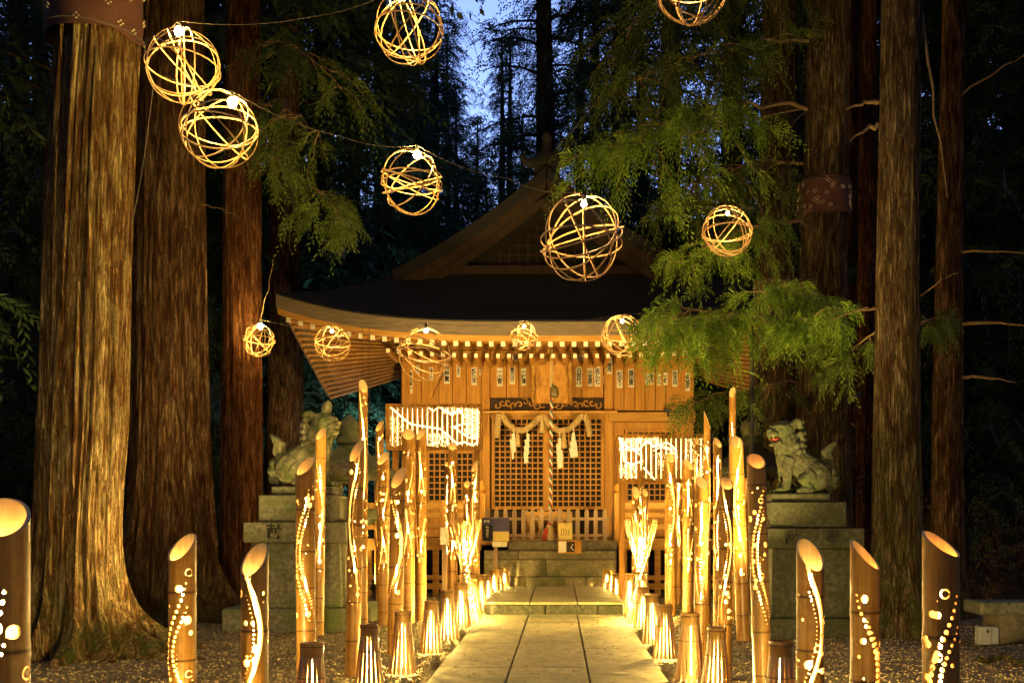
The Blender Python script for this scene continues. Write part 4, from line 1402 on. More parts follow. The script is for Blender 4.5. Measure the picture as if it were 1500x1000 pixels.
# votive name slips
slips = [('本', 602, 567, 4.5, 26, '細長い' and '本一'), ]
SLIPS = [
    (602, 559, 4.6, 34, '奉納本一'), (612, 541, 4.0, 12, '日吉'), (632, 548, 5.6, 20, '志ん'), (654.5, 548, 8.6, 28, '御屋貴'),
    (671.5, 543, 5.6, 18, '一まるい'), (694.5, 551, 8.0, 26, '新宿山木'), (703.2, 543, 2.8, 13, '中川'), (732, 552, 8.4, 27, '一小菅'),
    (750.5, 549.5, 7.8, 26, '東京のはら'), (767, 552, 7.6, 26, '一村澤'),
    (848, 552, 8.8, 29, '日吉乃'), (864.3, 552.5, 7.6, 26, '中宮原'), (875, 551.5, 8.8, 29, '志ん七'), (885.6, 556, 3.2, 13, '一富'),
    (892.3, 536.5, 7.6, 24, '三神斎'), (907.6, 555, 8.4, 26, '松ゆう'), (924.6, 553.5, 8.4, 27, '華田倉'), (948, 555.5, 5.8, 17, 'わかつる'),
    (954.8, 554.5, 5.0, 17, '蔵籠館'), (965.3, 556, 5.4, 17, '一石'), (975, 554.5, 6.0, 18.5, '一峰'), (988.8, 554, 7.6, 24, '加木谷'), (1006.5, 560, 6.6, 26, '志原')]
def slip(px, py, w, h, txt, horiz=False):
    k = DW / F
    D_ = DW - 0.045 if py < 531 and not 886 < px < 897 else DW
    if 886 < px < 900 or px > 1001 or px < 601.5: D_ = DW - 0.07
    c = at(px, py, DW); w *= k; h *= k
    mb = MB(); mb.bx(c.x - w / 2, c.x + w / 2, D_ - 0.006, D_ - 0.001, c.z - h / 2, c.z + h / 2)
    o = mb.build('name_slip', M['paper'], SH, off=SO)
    if horiz:
        text_obj(txt, h * 1.0, M['ink'], o, Vector((c.x, D_ - 0.008, c.z)), off=SO, bold=0.002, sx=w / (h * len(txt)) * 0.95)
    else:
        n = len(txt); ch = h / (n + 0.15)
        for i, t in enumerate(txt):
            pass
        text_obj('\n'.join(txt), ch * 1.02, M['ink'], o, Vector((c.x, D_ - 0.008, c.z)), off=SO, bold=ch * 0.022, sx=min(1.5, w / ch * 0.92), spacing=0.80)
for a in SLIPS: slip(*a)
slip(757.5, 524.5, 13, 9, '菅小', True)
slip(843, 524.5, 12, 8, '乃乃ら', True); slip(855, 524.5, 11, 8, 'いの', True)

# pole, rope, shimenawa
pole = MB(); pole.tube([at(704, 603, 18.72), at(904, 603, 18.72)], 0.028, 8)
o = pole.build('hanging_pole', M['bamboo'], SH, off=SO, smooth=True)
SM = empty('straw_rope_garland', at(792, 606, 18.68), 0, 'twisted straw rope garland with paper streamers hanging above the doors', 'rope')
def twisted(pts, r, name, root, n=3, turns=6.0, m='straw'):
    mb = MB()
    for s in range(n):
        path = []; N_ = 40
        for k in range(N_ + 1):
            t = k / N_; q = t * (len(pts) - 1); j = min(len(pts) - 2, int(q)); p = Vector(pts[j]).lerp(Vector(pts[j + 1]), q - j)
            d = (Vector(pts[j + 1]) - Vector(pts[j])).normalized(); u = d.cross(Vector((0, 1, 0))).normalized(); w = d.cross(u)
            a = 2 * PI * (s / n + t * turns)
            path.append(p + (u * math.cos(a) + w * math.sin(a)) * r * 0.55)
        mb.tube(path, r * 0.62, 6)
    return mb.build(name, M[m] if isinstance(m, str) else m, root, off=root.location, smooth=True)
D2 = 18.66
twisted([at(735, 607, D2), at(743, 620, D2), at(754, 629, D2), at(768, 630, D2), at(780, 622, D2), at(792, 609, D2)], 0.055, 'rope', SM)
twisted([at(796, 609, D2), at(806, 622, D2), at(818, 631, D2), at(832, 629, D2), at(844, 619, D2), at(853, 607, D2)], 0.055, 'rope', SM)
twisted([at(731, 606, D2), at(729, 622, D2), at(728, 640, D2)], 0.055, 'rope_end', SM, turns=2)
twisted([at(856, 607, D2), at(861, 620, D2), at(864, 638, D2)], 0.05, 'rope_end', SM, turns=2)
def tassel(px, py, h=26):
    mb = MB(); c = at(px, py, D2 - 0.02); k = D2 / F
    mb.lathe([(0.02, 0), (0.035, -0.03), (0.026, -0.09), (0.04, -0.12), (0.062, -h * k), (0.02, -h * k - .005)], 10, c)
    mb.build('tassel', M['straw'], SM, off=SM.location, smooth=True)
for px, py in ((758, 628), (794, 608), (826, 630)): tassel(px, py)
def shide(px, py, rows, name='paper_streamer'):
    mb = MB(); c = at(px, py, D2 - 0.05); z = c.z
    mb.bx(c.x - 0.006, c.x + 0.006, c.y, c.y + 0.003, z - 0.13, z)
    z -= 0.12
    for (dx, w, h) in rows:
        mb.add([(c.x + dx - w, c.y - .004, z), (c.x + dx + w * .7, c.y - .004, z + .02), (c.x + dx + w, c.y - .008, z - h), (c.x + dx - w * .6, c.y - .008, z - h - .03)], [(0, 1, 2, 3)])
        z -= h * 0.82
    o = mb.build(name, M['paper'], SM, off=SM.location)
    s_ = o.modifiers.new('t', 'SOLIDIFY'); s_.thickness = 0.003
shide(752, 626, [(0, .035, .12), (-.01, .06, .14), (0, .05, .12), (-.01, .025, .14)])
shide(772, 627, [(0.02, .03, .12), (0, .045, .14), (-.01, .05, .15), (-.02, .045, .18)])
shide(820, 633, [(0, .03, .12), (-.02, .05, .16), (0, .065, .16), (0.0, .06, .17)])
shide(840, 625, [(0, .03, .08), (0, .045, .12), (0, .075, .14), (0, .09, .15)])
# bell rope
BR = empty('bell_rope', at(808, 502, 18.1), 0, 'red, white and green twisted bell rope hanging before the doors', 'rope')
pts = [at(808, 560, 18.1), at(807.5, 640, 18.1), at(807, 745, 18.1), at(806, 768, 18.1)]
for s, m in enumerate(('red', 'paper', 'green')):
    mb = MB(); path = []
    z0, z1 = pts[0].z, pts[-1].z
    for k in range(260):
        t = k / 259; a = 2 * PI * (s / 3 + t * 15); z = z0 + (z1 - z0) * t; x = pts[0].x + (pts[-1].x - pts[0].x) * t
        path.append((x + 0.015 * math.cos(a), 18.1 + 0.015 * math.sin(a), z))
    mb.tube(path, 0.016, 6); mb.build('strand', M[m], BR, off=BR.location, smooth=True)
twisted([at(807, 500, 18.1), at(808, 530, 18.1), at(808, 562, 18.1)], 0.03, 'upper_rope', BR, turns=4)
mb = MB(); c = at(812, 575, 18.02); mb.lathe([(0.02, .13), (0.04, .12), (0.07, .08), (0.085, 0), (0.08, -.05), (0.05, -.09), (0.01, -.1)], 16, c); mb.build('bell', M['brass'], BR, off=BR.location, smooth=True)
mb = MB(); c = at(806, 770, 18.1 - 0.9)
c = at(804, 774, 17.25); mb.lathe([(0.03, .06), (0.05, .02), (0.06, 0), (0.09, -.15), (0.12, -.36), (0.03, -.37)], 14, c); mb.build('tassel', M['straw'], BR, off=BR.location, smooth=True)
mb = MB(); c = at(799, 776, 17.2)
mb.add([(c.x - .02, 17.12, c.z + .02), (c.x + .05, 17.12, c.z + .04), (c.x + .01, 17.10, c.z - .34), (c.x - .09, 17.1, c.z - .30)], [(0, 1, 2, 3)]); mb.build('red_ribbon', M['red'], BR, off=BR.location)
mb = MB(); mb.tube([at(806, 764, 18.1), at(805, 760, 17.6), at(804, 772, 17.25)], 0.035, 8); mb.build('lower_rope', M['red'], BR, off=BR.location, smooth=True)

# posters and papers
def poster(px0, px1, py0, py1, D, label, name='notice_board', cat='notice', mat='paper', zb=0.2, legs=True, floor=None):
    c = at((px0 + px1) / 2, py1, D); w = (px1 - px0) * D / F; h = (py1 - py0) * D / F
    root = empty(name, (c.x, D, zb), 0, label, cat)
    mb = MB(); mb.bx(c.x - w / 2, c.x + w / 2, D - .01, D + .01, c.z, c.z + h); mb.build('sheet', M[mat], root, off=root.location)
    if legs:
        mb = MB(); mb.bx(c.x - .03, c.x + .03, D + .012, D + .05, zb, c.z + h * .8); mb.build('stake', M['wood_grey'], root, off=root.location)
    return root, c, w, h
pr, c, w, h = poster(706, 746, 758, 792, 15.6, 'dark blue event poster on a wooden stake left of the shrine steps', mat='poster')
mb = MB(); mb.bx(c.x - .04, c.x + w * .49, 15.6 - .014, 15.6 - .0105, c.z, c.z + .15); mb.build('pale_panel', M['poster_y'], pr, off=pr.location)
mb = MB(); mb.bx(c.x - w * .49, c.x - .05, 15.6 - .014, 15.6 - .0105, c.z + .01, c.z + h * .68); mb.build('black_panel', M['ink'], pr, off=pr.location)
text_obj('竹\nあ\nか\nり', 0.055, M['paper'], pr, (c.x - w * .30, 15.582, c.z + .14), off=pr.location, spacing=.8)
text_obj('会場', 0.045, M['paper'], pr, (c.x - w * .33, 15.586, c.z + h * .85), off=pr.location, bold=.001)
mb = MB(); mb.bx(c.x - .05, c.x + w * .42, 15.58, 15.6, c.z - .09, c.z - .01); mb.build('paper_flap', M['paper'], pr, off=pr.location)
poster(645, 656, 772, 797, 14.2, 'narrow white paper tag pinned to a bamboo left of the path', mat='paper', zb=0.0)
pr, c, w, h = poster(818, 838.5, 765.5, 790, 16.7, 'yellow handwritten paper notice standing on the shrine steps', mat='poster_y', zb=0.8, legs=True)
for k in range(4):
    mb = MB(); mb.tube([(c.x - .07 + .04 * k, 16.686, c.z + .2 - .01 * k), (c.x - .06 + .04 * k, 16.686, c.z + .12 + .02 * (k % 2)), (c.x - .08 + .04 * k, 16.686, c.z + .07)], .004, 4); mb.build('handwriting', M['ink'], pr, off=pr.location)
pr, c, w, h = poster(817, 852, 791, 810, 16.6, 'framed picture card with white swirl leaning on the stone steps', 'framed_card', 'picture', 'wood', 0.36, False)
mb = MB(); mb.bx(c.x - w * .46, c.x - w * .15, 16.58, 16.589, c.z + .02, c.z + h - .02); mb.build('white_panel', M['paper'], pr, off=pr.location)
mb = MB(); mb.bx(c.x - w * .14, c.x + w * .22, 16.58, 16.589, c.z + .02, c.z + h - .02); mb.build('dark_panel', M['wood_dark'], pr, off=pr.location)
mb = MB(); mb.tube([(c.x + .06, 16.576, c.z + .16), (c.x + .02, 16.576, c.z + .10), (c.x + .08, 16.576, c.z + .04)], [.004, .012, .004], 6); mb.build('swirl', M['paper'], pr, off=pr.location)

# ------------------------------------------------------------------ stone pedestals
def pedestal(D, blocks, label, mat, chars, name='stone_pedestal', back=0.9):
    """blocks: (px0,px1,py_top,py_bottom, extra_depth, taper)"""
    cxp = (blocks[-1][0] + blocks[-1][1]) / 2
    root = empty(name, (gx(cxp, D), D + .4, 0), 0, label, 'pedestal')
    names = ['plinth', 'upper_block', 'inscribed_slab', 'body', 'base_slab']
    yc = D + 0.42
    for i, (l, r_, t, b, dep, tp) in enumerate(blocks):
        x0, x1 = gx(l, D), gx(r_, D); z1, z0 = gz(t, D), gz(b, D)
        if i == len(blocks) - 1: z0 = -0.05
        mb = MB(); cxx = (x0 + x1) / 2; hw = (x1 - x0) / 2; hd = dep / 2
        a, bt = 1 - tp, 1.0
        vs = [(cxx - hw, yc - hd, z0), (cxx + hw, yc - hd, z0), (cxx + hw, yc + hd, z0), (cxx - hw, yc + hd, z0),
              (cxx - hw * a, yc - hd * a, z1 - .003), (cxx + hw * a, yc - hd * a, z1 - .003), (cxx + hw * a, yc + hd * a, z1 - .003), (cxx - hw * a, yc + hd * a, z1 - .003)]
        mb.add(vs, [(0, 3, 2, 1), (4, 5, 6, 7), (0, 1, 5, 4), (1, 2, 6, 5), (2, 3, 7, 6), (3, 0, 4, 7)])
        o = mb.build(names[i], M[mat], root, off=root.location, bevel=0.012)
        if i == 2:
            for (ch, cpx) in chars:
                text_obj(ch, 20 * D / F * 1.15, M['carved'], o, (gx(cpx, D), yc - hd - 0.003, (z0 + z1) / 2), 'inscription', off=root.location, bold=0.003, extrude=0.004)
    return root, yc
DL = 11.6
PDL, ycl = pedestal(DL, [(392, 484, 711, 724, .55, 0), (376, 492, 724, 764, .72, 0), (357, 507, 764, 794, .90, 0), (364, 500, 794, 890, .80, .05), (328, 512, 890, 925, 1.0, 0)],
                    'pale mossy stone pedestal with a carved character under the closed-mouth lion-dog statue', 'stone', [('献', 403), ('奉', 464)])
DR = 11.0
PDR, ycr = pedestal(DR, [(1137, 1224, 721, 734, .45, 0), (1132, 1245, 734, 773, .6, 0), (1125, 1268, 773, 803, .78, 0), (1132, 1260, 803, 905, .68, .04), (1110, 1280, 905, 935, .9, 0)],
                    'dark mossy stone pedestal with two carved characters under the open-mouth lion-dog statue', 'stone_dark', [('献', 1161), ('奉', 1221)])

# ------------------------------------------------------------------ lion-dog statues
def komainu(name_label, loc, face, mouth_open, mat, scale=1.0, horn=False, turn=0.25):
    """built facing +X then turned; z=0 at the feet"""
    mb = MB()
    E = mb.ell
    # torso rising from haunches to chest
    mb.tube([(-0.26, 0, 0.20), (-0.12, 0, 0.30), (0.02, 0, 0.38), (0.12, 0, 0.46), (0.17, 0, 0.58)], [0.15, 0.165, 0.165, 0.16, 0.12], 16)
    E((0.15, 0, 0.42), (0.13, 0.15, 0.15)); E((0.17, 0, 0.33), (0.085, 0.12, 0.09))
    for s in (-1, 1):
        E((-0.17, s * 0.13, 0.20), (0.17, 0.09, 0.18), rot=(0, -.3, 0))            # haunch
        mb.tube([(-0.12, s * 0.16, 0.22), (0.0, s * 0.17, 0.15), (-0.10, s * 0.165, 0.06)], [0.09, 0.065, 0.05], 10)
        E((-0.045, s * 0.17, 0.042), (0.11, 0.06, 0.045))                             # rear paw
        mb.tube([(0.13, s * 0.10, 0.42), (0.17, s * 0.11, 0.28), (0.165, s * 0.11, 0.15), (0.19, s * 0.11, 0.05)], [0.085, 0.068, 0.052, 0.055], 12)
        E((0.235, s * 0.115, 0.04), (0.085, 0.062, 0.045))                            # front paw
        for q in (-1, 0, 1):
            E((0.295, s * 0.115 + q * 0.034, 0.032), (0.035, 0.019, 0.03))
            E((0.045, s * 0.17 + q * 0.034, 0.03), (0.032, 0.018, 0.028))
        for q in range(3):
            E((-0.05 - .07 * q, s * 0.215, 0.16 + .05 * q), (0.035, 0.02, 0.035))
    # neck and head, turned a little to the viewer
    hy = -turn
    def H3(p):
        x, y, z = p[0] - 0.13, p[1], p[2]
        c, s_ = math.cos(hy), math.sin(hy)
        return (0.13 + x * c - y * s_, x * s_ + y * c, z)
    def EH(c, r, rot=(0, 0, 0)):
        E(H3(c), r, rot=(rot[0], rot[1], rot[2] + hy))
    mb.tube([(0.10, 0, 0.5), (0.14, 0, 0.62), H3((0.17, 0, 0.7))], [0.17, 0.165, 0.14], 14)
    EH((0.20, 0, 0.745), (0.16, 0.135, 0.125))
    EH((0.30, 0, 0.80), (0.075, 0.11, 0.032), (0, .15, 0))         # brow ridge
    EH((0.33, 0, 0.715 if mouth_open else 0.71), (0.085, 0.088, 0.048))   # muzzle upper
    EH((0.395, 0, 0.745), (0.03, 0.045, 0.028))                      # nose
    if mouth_open:
        EH((0.295, 0, 0.595), (0.10, 0.075, 0.033), (0, .25, 0))     # lower jaw
        EH((0.345, 0, 0.585), (0.04, 0.06, 0.03))
    else:
        EH((0.31, 0, 0.645), (0.10, 0.080, 0.036)); EH((0.345, 0, 0.625), (0.04, 0.06, 0.03))
    for s in (-1, 1):
        EH((0.315, s * 0.066, 0.765), (0.028, 0.026, 0.022))        # eyes
        EH((0.335, s * 0.060, 0.70), (0.045, 0.04, 0.035))           # jowls
        EH((0.26, s * 0.10, 0.79), (0.035, 0.03, 0.02))
        mb.tube([H3((0.13, s * 0.10, 0.80)), H3((0.085, s * 0.125, 0.86)), H3((0.03, s * 0.13, 0.875))], [0.05, 0.036, 0.008], 8)  # ears
        for q in range(3):
            EH((0.30 - .045 * q, s * 0.085, 0.60 - .02 * q), (0.028, 0.025, 0.03))
    # mane curls
    rs = random.Random(4)
    for j, z in enumerate((0.84, 0.775, 0.71, 0.64, 0.57, 0.50)):
        for s in (-1, 1):
            for k in range(5):
                a = (0.35 + 0.42 * k) + 0.2 * (j % 2)
                rr = 0.172 if j > 1 else 0.150
                p = (0.10 - rr * math.sin(a) * 0.98 + 0.02, s * rr * math.cos(a) * 1.0, z + rs.uniform(-.01, .01))
                if j < 4: p = H3(p)
                E(p, (0.038, 0.038, 0.038)); E((p[0] - .0, p[1] * 1.13, p[2]), (0.018, 0.018, 0.018))
    for j in range(4):
        for q in (-1, 0, 1):
            mb.tube([(0.20 + .02 * (j % 2), q * 0.07, 0.60 - .04 * j), (0.27 - .012 * j, q * 0.075, 0.54 - .05 * j), (0.24, q * 0.07, 0.47 - .05 * j)], [0.03, 0.026, 0.008], 6)
    # tail: curls below, flame above
    E((-0.35, 0, 0.14), (0.09, 0.07, 0.14)); 
    for (x, z, r_) in ((-0.40, 0.09, .055), (-0.41, 0.18, .06), (-0.39, 0.27, .055), (-0.33, 0.32, .05), (-0.34, 0.05, .05)):
        mb.tube([(x + r_ * (1 - q / 16) * math.cos(q * .6), 0.0, z + r_ * (1 - q / 16) * math.sin(q * .6)) for q in range(13)], [0.026] * 13, 7, sy=1.0)
        for s in (-1, 1): E((x, s * 0.05, z), (r_ * .75, 0.03, r_ * .75))
    for (dx, dy) in ((0, 0), (0.035, 0.02), (-0.035, -0.02), (0.01, -0.035)):
        mb.tube([(-0.30 + dx, dy, 0.33), (-0.335 + dx, dy, 0.42), (-0.32 + dx * .8, dy, 0.50), (-0.38 + dx * .5, dy * .6, 0.57), (-0.43 + dx * .3, 0, 0.62)], [0.035, 0.045, 0.042, 0.03, 0.008], 8)
    if horn:
        mb.tube([H3((0.23, 0, 0.83)), H3((0.24, 0, 0.92)), H3((0.26, 0, 0.97)), H3((0.27, 0, 1.01))], [0.055, 0.062, 0.05, 0.02], 10)
    root = empty('lion_dog_statue', loc, 0, name_label, 'statue')
    ob = mb.build('body', M[mat], None)
    rm = ob.modifiers.new('rm', 'REMESH'); rm.mode = 'VOXEL'; rm.voxel_size = 0.0085
    smm = ob.modifiers.new('sm', 'SMOOTH'); smm.iterations = 1; smm.factor = 0.5
    dg = bpy.context.evaluated_depsgraph_get()
    me = bpy.data.meshes.new_from_object(ob.evaluated_get(dg))
    bpy.data.objects.remove(ob)
    me.polygons.foreach_set('use_smooth', np.ones(len(me.polygons), dtype=bool))
    me.materials.clear()
    # fine grooves for hair
    o = link_mesh('body', me, M[mat], root)
    o.data.name = 'statue_body'
    if mouth_open:
        q = MB(); q.ell(H3((0.285, 0, 0.65)), (0.085, 0.07, 0.03), rot=(0, 0.12, hy)); link = q.build('mouth', M['mouth'], root, smooth=True)
        tq = MB()
        for s in (-1, 1):
            c = H3((0.36, s * 0.045, 0.665)); tq.lathe([(0.011, 0.01), (0.009, -.01), (0.002, -.035)], 6, c)
        tq.build('teeth', M['statue'], root)
    root.scale = (scale, scale, scale)
    root.rotation_euler = (0, 0, face)
    return root
c = at(438, 711, DL); k = 0.90
sL = komainu('closed-mouth lion-dog statue with small horn and flame tail on the left pedestal', (gx(437, DL), ycl, gz(711.3, DL)), 0.0, False, 'statue', 1.03, True, turn=0.35)
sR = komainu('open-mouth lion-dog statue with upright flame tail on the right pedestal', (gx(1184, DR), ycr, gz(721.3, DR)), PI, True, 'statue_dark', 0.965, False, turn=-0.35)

# ------------------------------------------------------------------ stone lanterns
def stone_lantern(x, y, z0, s, label, mat):
    root = empty('stone_lantern', (x, y, z0), 0.3, label, 'stone lantern')
    def L(name, prof, n=6, rot=0):
        mb = MB(); mb.lathe(prof, n); o = mb.build(name, M[mat], root, bevel=0.01 if n <= 6 else 0, smooth=n > 6); o.rotation_euler.z = rot
    L('base', [(0.42 * s, -.05), (0.42 * s, .14 * s), (0.30 * s, .2 * s)])
    L('shaft', [(0.17 * s, .2 * s), (0.15 * s, .55 * s), (0.17 * s, .6 * s), (0.15 * s, .65 * s), (0.16 * s, 1.05 * s)], 16)
    L('platform', [(0.17 * s, 1.05 * s), (0.36 * s, 1.17 * s), (0.36 * s, 1.27 * s), (0.25 * s, 1.29 * s)])
    mb = MB()
    for a in range(4):
        t = a * PI / 2 + PI / 4; mb.box((0.2 * s * math.cos(t), 0.2 * s * math.sin(t), 1.45 * s), (0.08 * s, 0.08 * s, 0.32 * s), (0, 0, t))
    mb.bx(-.2 * s, .2 * s, -.2 * s, .2 * s, 1.29 * s, 1.34 * s); mb.bx(-.2 * s, .2 * s, -.2 * s, .2 * s, 1.57 * s, 1.61 * s)
    mb.build('fire_box', M[mat], root, bevel=0.008)
    L('roof', [(0.22 * s, 1.61 * s), (0.56 * s, 1.66 * s), (0.55 * s, 1.73 * s), (0.34 * s, 1.86 * s), (0.16 * s, 1.99 * s), (0.14 * s, 2.02 * s)])
    L('finial', [(0.10 * s, 2.02 * s), (0.16 * s, 2.06 * s), (0.12 * s, 2.12 * s), (0.15 * s, 2.2 * s), (0.13 * s, 2.28 * s), (0.02 * s, 2.38 * s)], 16)
    return root
stone_lantern(gx(512, 13.2), 13.2, 0.0, 1.13, 'pale stone lantern partly hidden behind the closed-mouth lion-dog statue', 'stone')
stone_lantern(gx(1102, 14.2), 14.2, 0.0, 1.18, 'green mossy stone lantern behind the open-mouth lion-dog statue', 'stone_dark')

# ------------------------------------------------------------------ bench, box, lamp pole
BD = 10.6
be = empty('stone_bench', (gx(1490, BD), BD, 0), 0, 'rough mossy stone bench slab on a boulder at the right edge', 'bench')
r_ = np.random.default_rng(2)
def rock(name, c, s, m, parent, seed, n=24):
    r = np.random.default_rng(seed); mb = MB(); mb.ell((0, 0, 0), (1, 1, 1), n, n // 2)
    vs = []
    for p in mb.v:
        p = np.array(p); k = 0.12 * math.sin(p[0] * 4 + seed) + 0.1 * math.sin(p[1] * 5 + 2 * seed) + .08 * math.sin(p[2] * 7 + seed)
        q = np.sign(p) * np.abs(p) ** 0.62 * (1 + k * .5)
        vs.append((c[0] + q[0] * s[0] * .8, c[1] + q[1] * s[1] * .8, c[2] + q[2] * s[2] * .8))
    mb.v = vs
    return mb.build(name, M[m], parent, off=parent.location if parent else (0, 0, 0), smooth=True)
mb = MB(); mb.bx(gx(1426, BD), gx(1600, BD), BD - .2, BD + .28, gz(898, BD), gz(880, BD)); mb.build('slab', M['stone'], be, off=be.location, bevel=0.02)
rock('boulder', (gx(1480, BD), BD + .05, .12), (.3, .28, .28), 'step', be, 3)
rock('boulder', (gx(1580, BD), BD + .05, .12), (.25, .28, .28), 'step', be, 5)
ut = empty('utility_box', (gx(1438, BD), BD - .02, 0), 0, 'small grey electrical box on the ground beside the stone bench', 'box')
mb = MB(); mb.bx(gx(1429, 10.4), gx(1446, 10.4), 10.3, 10.42, .0, gz(916, 10.4)); mb.build('case', M['greybox'], ut, off=ut.location, bevel=.006)
mb = MB(); mb.bx(gx(1447, 10.4), gx(1459, 10.4), 10.33, 10.42, .0, gz(917, 10.4)); mb.build('side_case', M['greybox'], ut, off=ut.location, bevel=.006)
mb = MB(); mb.ell(at(1447, 924, 10.3), (.012, .012, .02)); mb.build('latch', M['black'], ut, off=ut.location)
mb = MB(); pts = [P3(1432, 968, .02), P3(1448, 972, .03), P3(1468, 970, .06), P3(1490, 976, .04), P3(1530, 978, .02)]; mb.tube(pts, [.02, .03, .035, .03, .03], 8)
o = mb.build('surface_root', M['bark4'], None, smooth=True); tag(o, 'pale root snaking over the gravel below the stone bench', 'root')
lp = empty('lamp_pole', (gx(1101, 13.6), 13.6, 0), 0, 'thin black pole standing behind the tall bamboos on the right', 'pole')
mb = MB(); mb.tube([(gx(1100, 13.6), 13.6, 0), (gx(1102, 13.6), 13.6, gz(470, 13.6))], 0.028, 10); mb.build('shaft', M['black'], lp, off=lp.location, smooth=True)
mb = MB(); c = at(1102, 470, 13.6); mb.bx(c.x - .06, c.x + .06, 13.5, 13.7, c.z, c.z + .12); mb.build('head', M['black'], lp, off=lp.location, bevel=.01)
# little black camera under the right eave beam
cmr = empty('security_light', at(978, 604, 18.8), 0, 'small black spotlight fixed on the beam right of the doors', 'spotlight')
mb = MB(); mb.box(at(978, 600, 18.78), (.16, .05, .05), (0, .35, 0)); mb.build('housing', M['black'], cmr, off=cmr.location, bevel=.004)
mb = MB(); mb.tube([at(978, 602, 18.8), at(979, 610, 18.84)], .02, 8); mb.build('bracket', M['black'], cmr, off=cmr.location)

# ------------------------------------------------------------------ perforated light panels
def light_panel(px0, px1, py0, py1, D, ribs, label, seed, dense, posts):
    root = empty('light_panel', (gx((px0 + px1) / 2, D), D, 0), 0, label, 'light panel', 'backlit perforated bamboo panels')
    W_ = (px1 - px0) * D / F; Hh = (py1 - py0) * D / F; k = D / F
    x0, zt = gx(px0, D), gz(py0, D)
    H = Holes(); rs = random.Random(seed)
    wpx, hpx = px1 - px0, py1 - py0
    def C(p): return (p[0] * k, (hpx - p[1]) * k)
    for x in np.arange(7, wpx - 2, 7.3):
        H.ribbon([(x * k, C((0, 4))[1], 0.0045), (x * k, C((0, hpx * .5))[1], 0.0095), (x * k, C((0, hpx - 4))[1], 0.0045)])
    for rib in ribs:
        w = rib[0] * .68
        H.ribbon([(*C(p), w) for p in rib[1]])
    for (ax, bx_, ay, by, n) in dense:
        for _ in range(int(n * 2.6)):
            p = C((rs.uniform(ax, bx_), rs.uniform(ay, by))); H.circ(p[0], p[1], rs.uniform(.003, .006))
    for _ in range(30):
        p = C((rs.uniform(1, wpx - 1), rs.uniform(2, hpx - 2))); H.circ(p[0], p[1], .005)
    nx, nz = 420, 200
    S, Z = np.meshgrid(np.linspace(0, W_, nx), np.linspace(0, Hh, nz))
    sd, g1, g2 = field(S, Z, H)
    cell = W_ / nx
    near = np.abs(sd) < .62 * cell; near[0] = near[-1] = False; near[:, 0] = near[:, -1] = False
    S2, Z2 = S.copy(), Z.copy(); S2[near] -= (sd * g1)[near]; Z2[near] -= (sd * g2)[near]; sd[near] = 0
    corr = 0.012 * np.abs(np.sin(S2 / (7.3 * k) * PI + .1))   # rounded half culms
    nv = nx * nz
    V = np.stack([S2 + x0 - root.location.x, -corr, Z2 + zt - Hh], -1).reshape(-1, 3)
    V2 = V.copy(); V2[:, 1] += 0.012
    i = np.arange(nz - 1)[:, None] * nx; kk = np.arange(nx - 1)[None]
    q = np.stack([i + kk, i + kk + 1, i + nx + kk + 1, i + nx + kk], -1).reshape(-1, 4)
    q = q[sd.reshape(-1)[q].mean(axis=1) > 0]
    be = boundary(q, nv)
    rim = np.stack([be[:, 1], be[:, 0], be[:, 0] + nv, be[:, 1] + nv], -1)
    me = np_mesh('face', np.concatenate([V, V2]), np.concatenate([q, q[:, ::-1] + nv, rim]), matidx=np.concatenate([np.zeros(len(q)), np.ones(len(q) + len(rim))]))
    link_mesh('perforated_face', me, [M['bamboo'], M['bamboo_in']], root)
    mb = MB(); mb.bx(x0 + .02, x0 + W_ - .02, D + .05, D + .06, zt - Hh + .02, zt - .02); mb.build('backlight', M['backlight'], root, off=root.location)
    mb = MB(); t = .03
    mb.bx(x0 - t, x0 + W_ + t, D - .02, D + .1, zt, zt + t); mb.bx(x0 - t, x0 + W_ + t, D - .02, D + .1, zt - Hh - t, zt - Hh); mb.bx(x0 - t, x0, D - .02, D + .1, zt - Hh, zt); mb.bx(x0 + W_, x0 + W_ + t, D - .02, D + .1, zt - Hh, zt)
    mb.build('frame', M['wood'], root, off=root.location, bevel=.004)
    for p in posts:
        mb = MB(); x = gx(p, D); mb.bx(x - .045, x + .045, D + .11, D + .19, 0, zt - Hh * .3); mb.build('post', M['wood'], root, off=root.location, bevel=.005)
light_panel(568, 704, 594, 656, 15.0, [
    (.016, [(4, 2), (12, 9), (22, 18), (34, 27), (52, 30), (77, 34), (90, 45), (102, 56), (112, 53), (125, 58), (131, 54), (131, 48), (120, 47), (107, 39), (97, 31), (110, 27), (110, 13), (104, 6), (94, 14), (84, 7), (74, 1)]),
    (.012, [(58, 1), (67, 8), (74, 2)])],
    'left backlit bamboo panel, cut with a mountain-like outline, before the shrine', 3,
    [(112, 134, 4, 46, 230), (60, 90, 40, 60, 110), (80, 110, 2, 12, 60), (2, 24, 15, 60, 60)], (577, 697))
light_panel(903, 1038, 638, 704, 15.0, [
    (.016, [(4, 3), (8, 12), (22, 19), (37, 29)]), (.016, [(9, 8), (11, 37), (22, 42), (38, 37)]),
    (.014, [(32, 22), (44, 8), (54, 15), (64, 12), (74, 10), (82, 15), (88, 22)]), (.010, [(54, 22), (64, 17), (74, 19), (84, 24)]), (.015, [(40, 47), (56, 64)]),
    (.008, [(52, 17), (66, 14), (84, 20)])],
    'right backlit bamboo panel with looping arcs, standing in front of the shrine', 4,
    [(4, 34, 3, 22, 140), (30, 62, 2, 12, 80), (4, 30, 42, 62, 90), (60, 90, 24, 50, 60), (100, 132, 4, 60, 150)], (912, 1030))

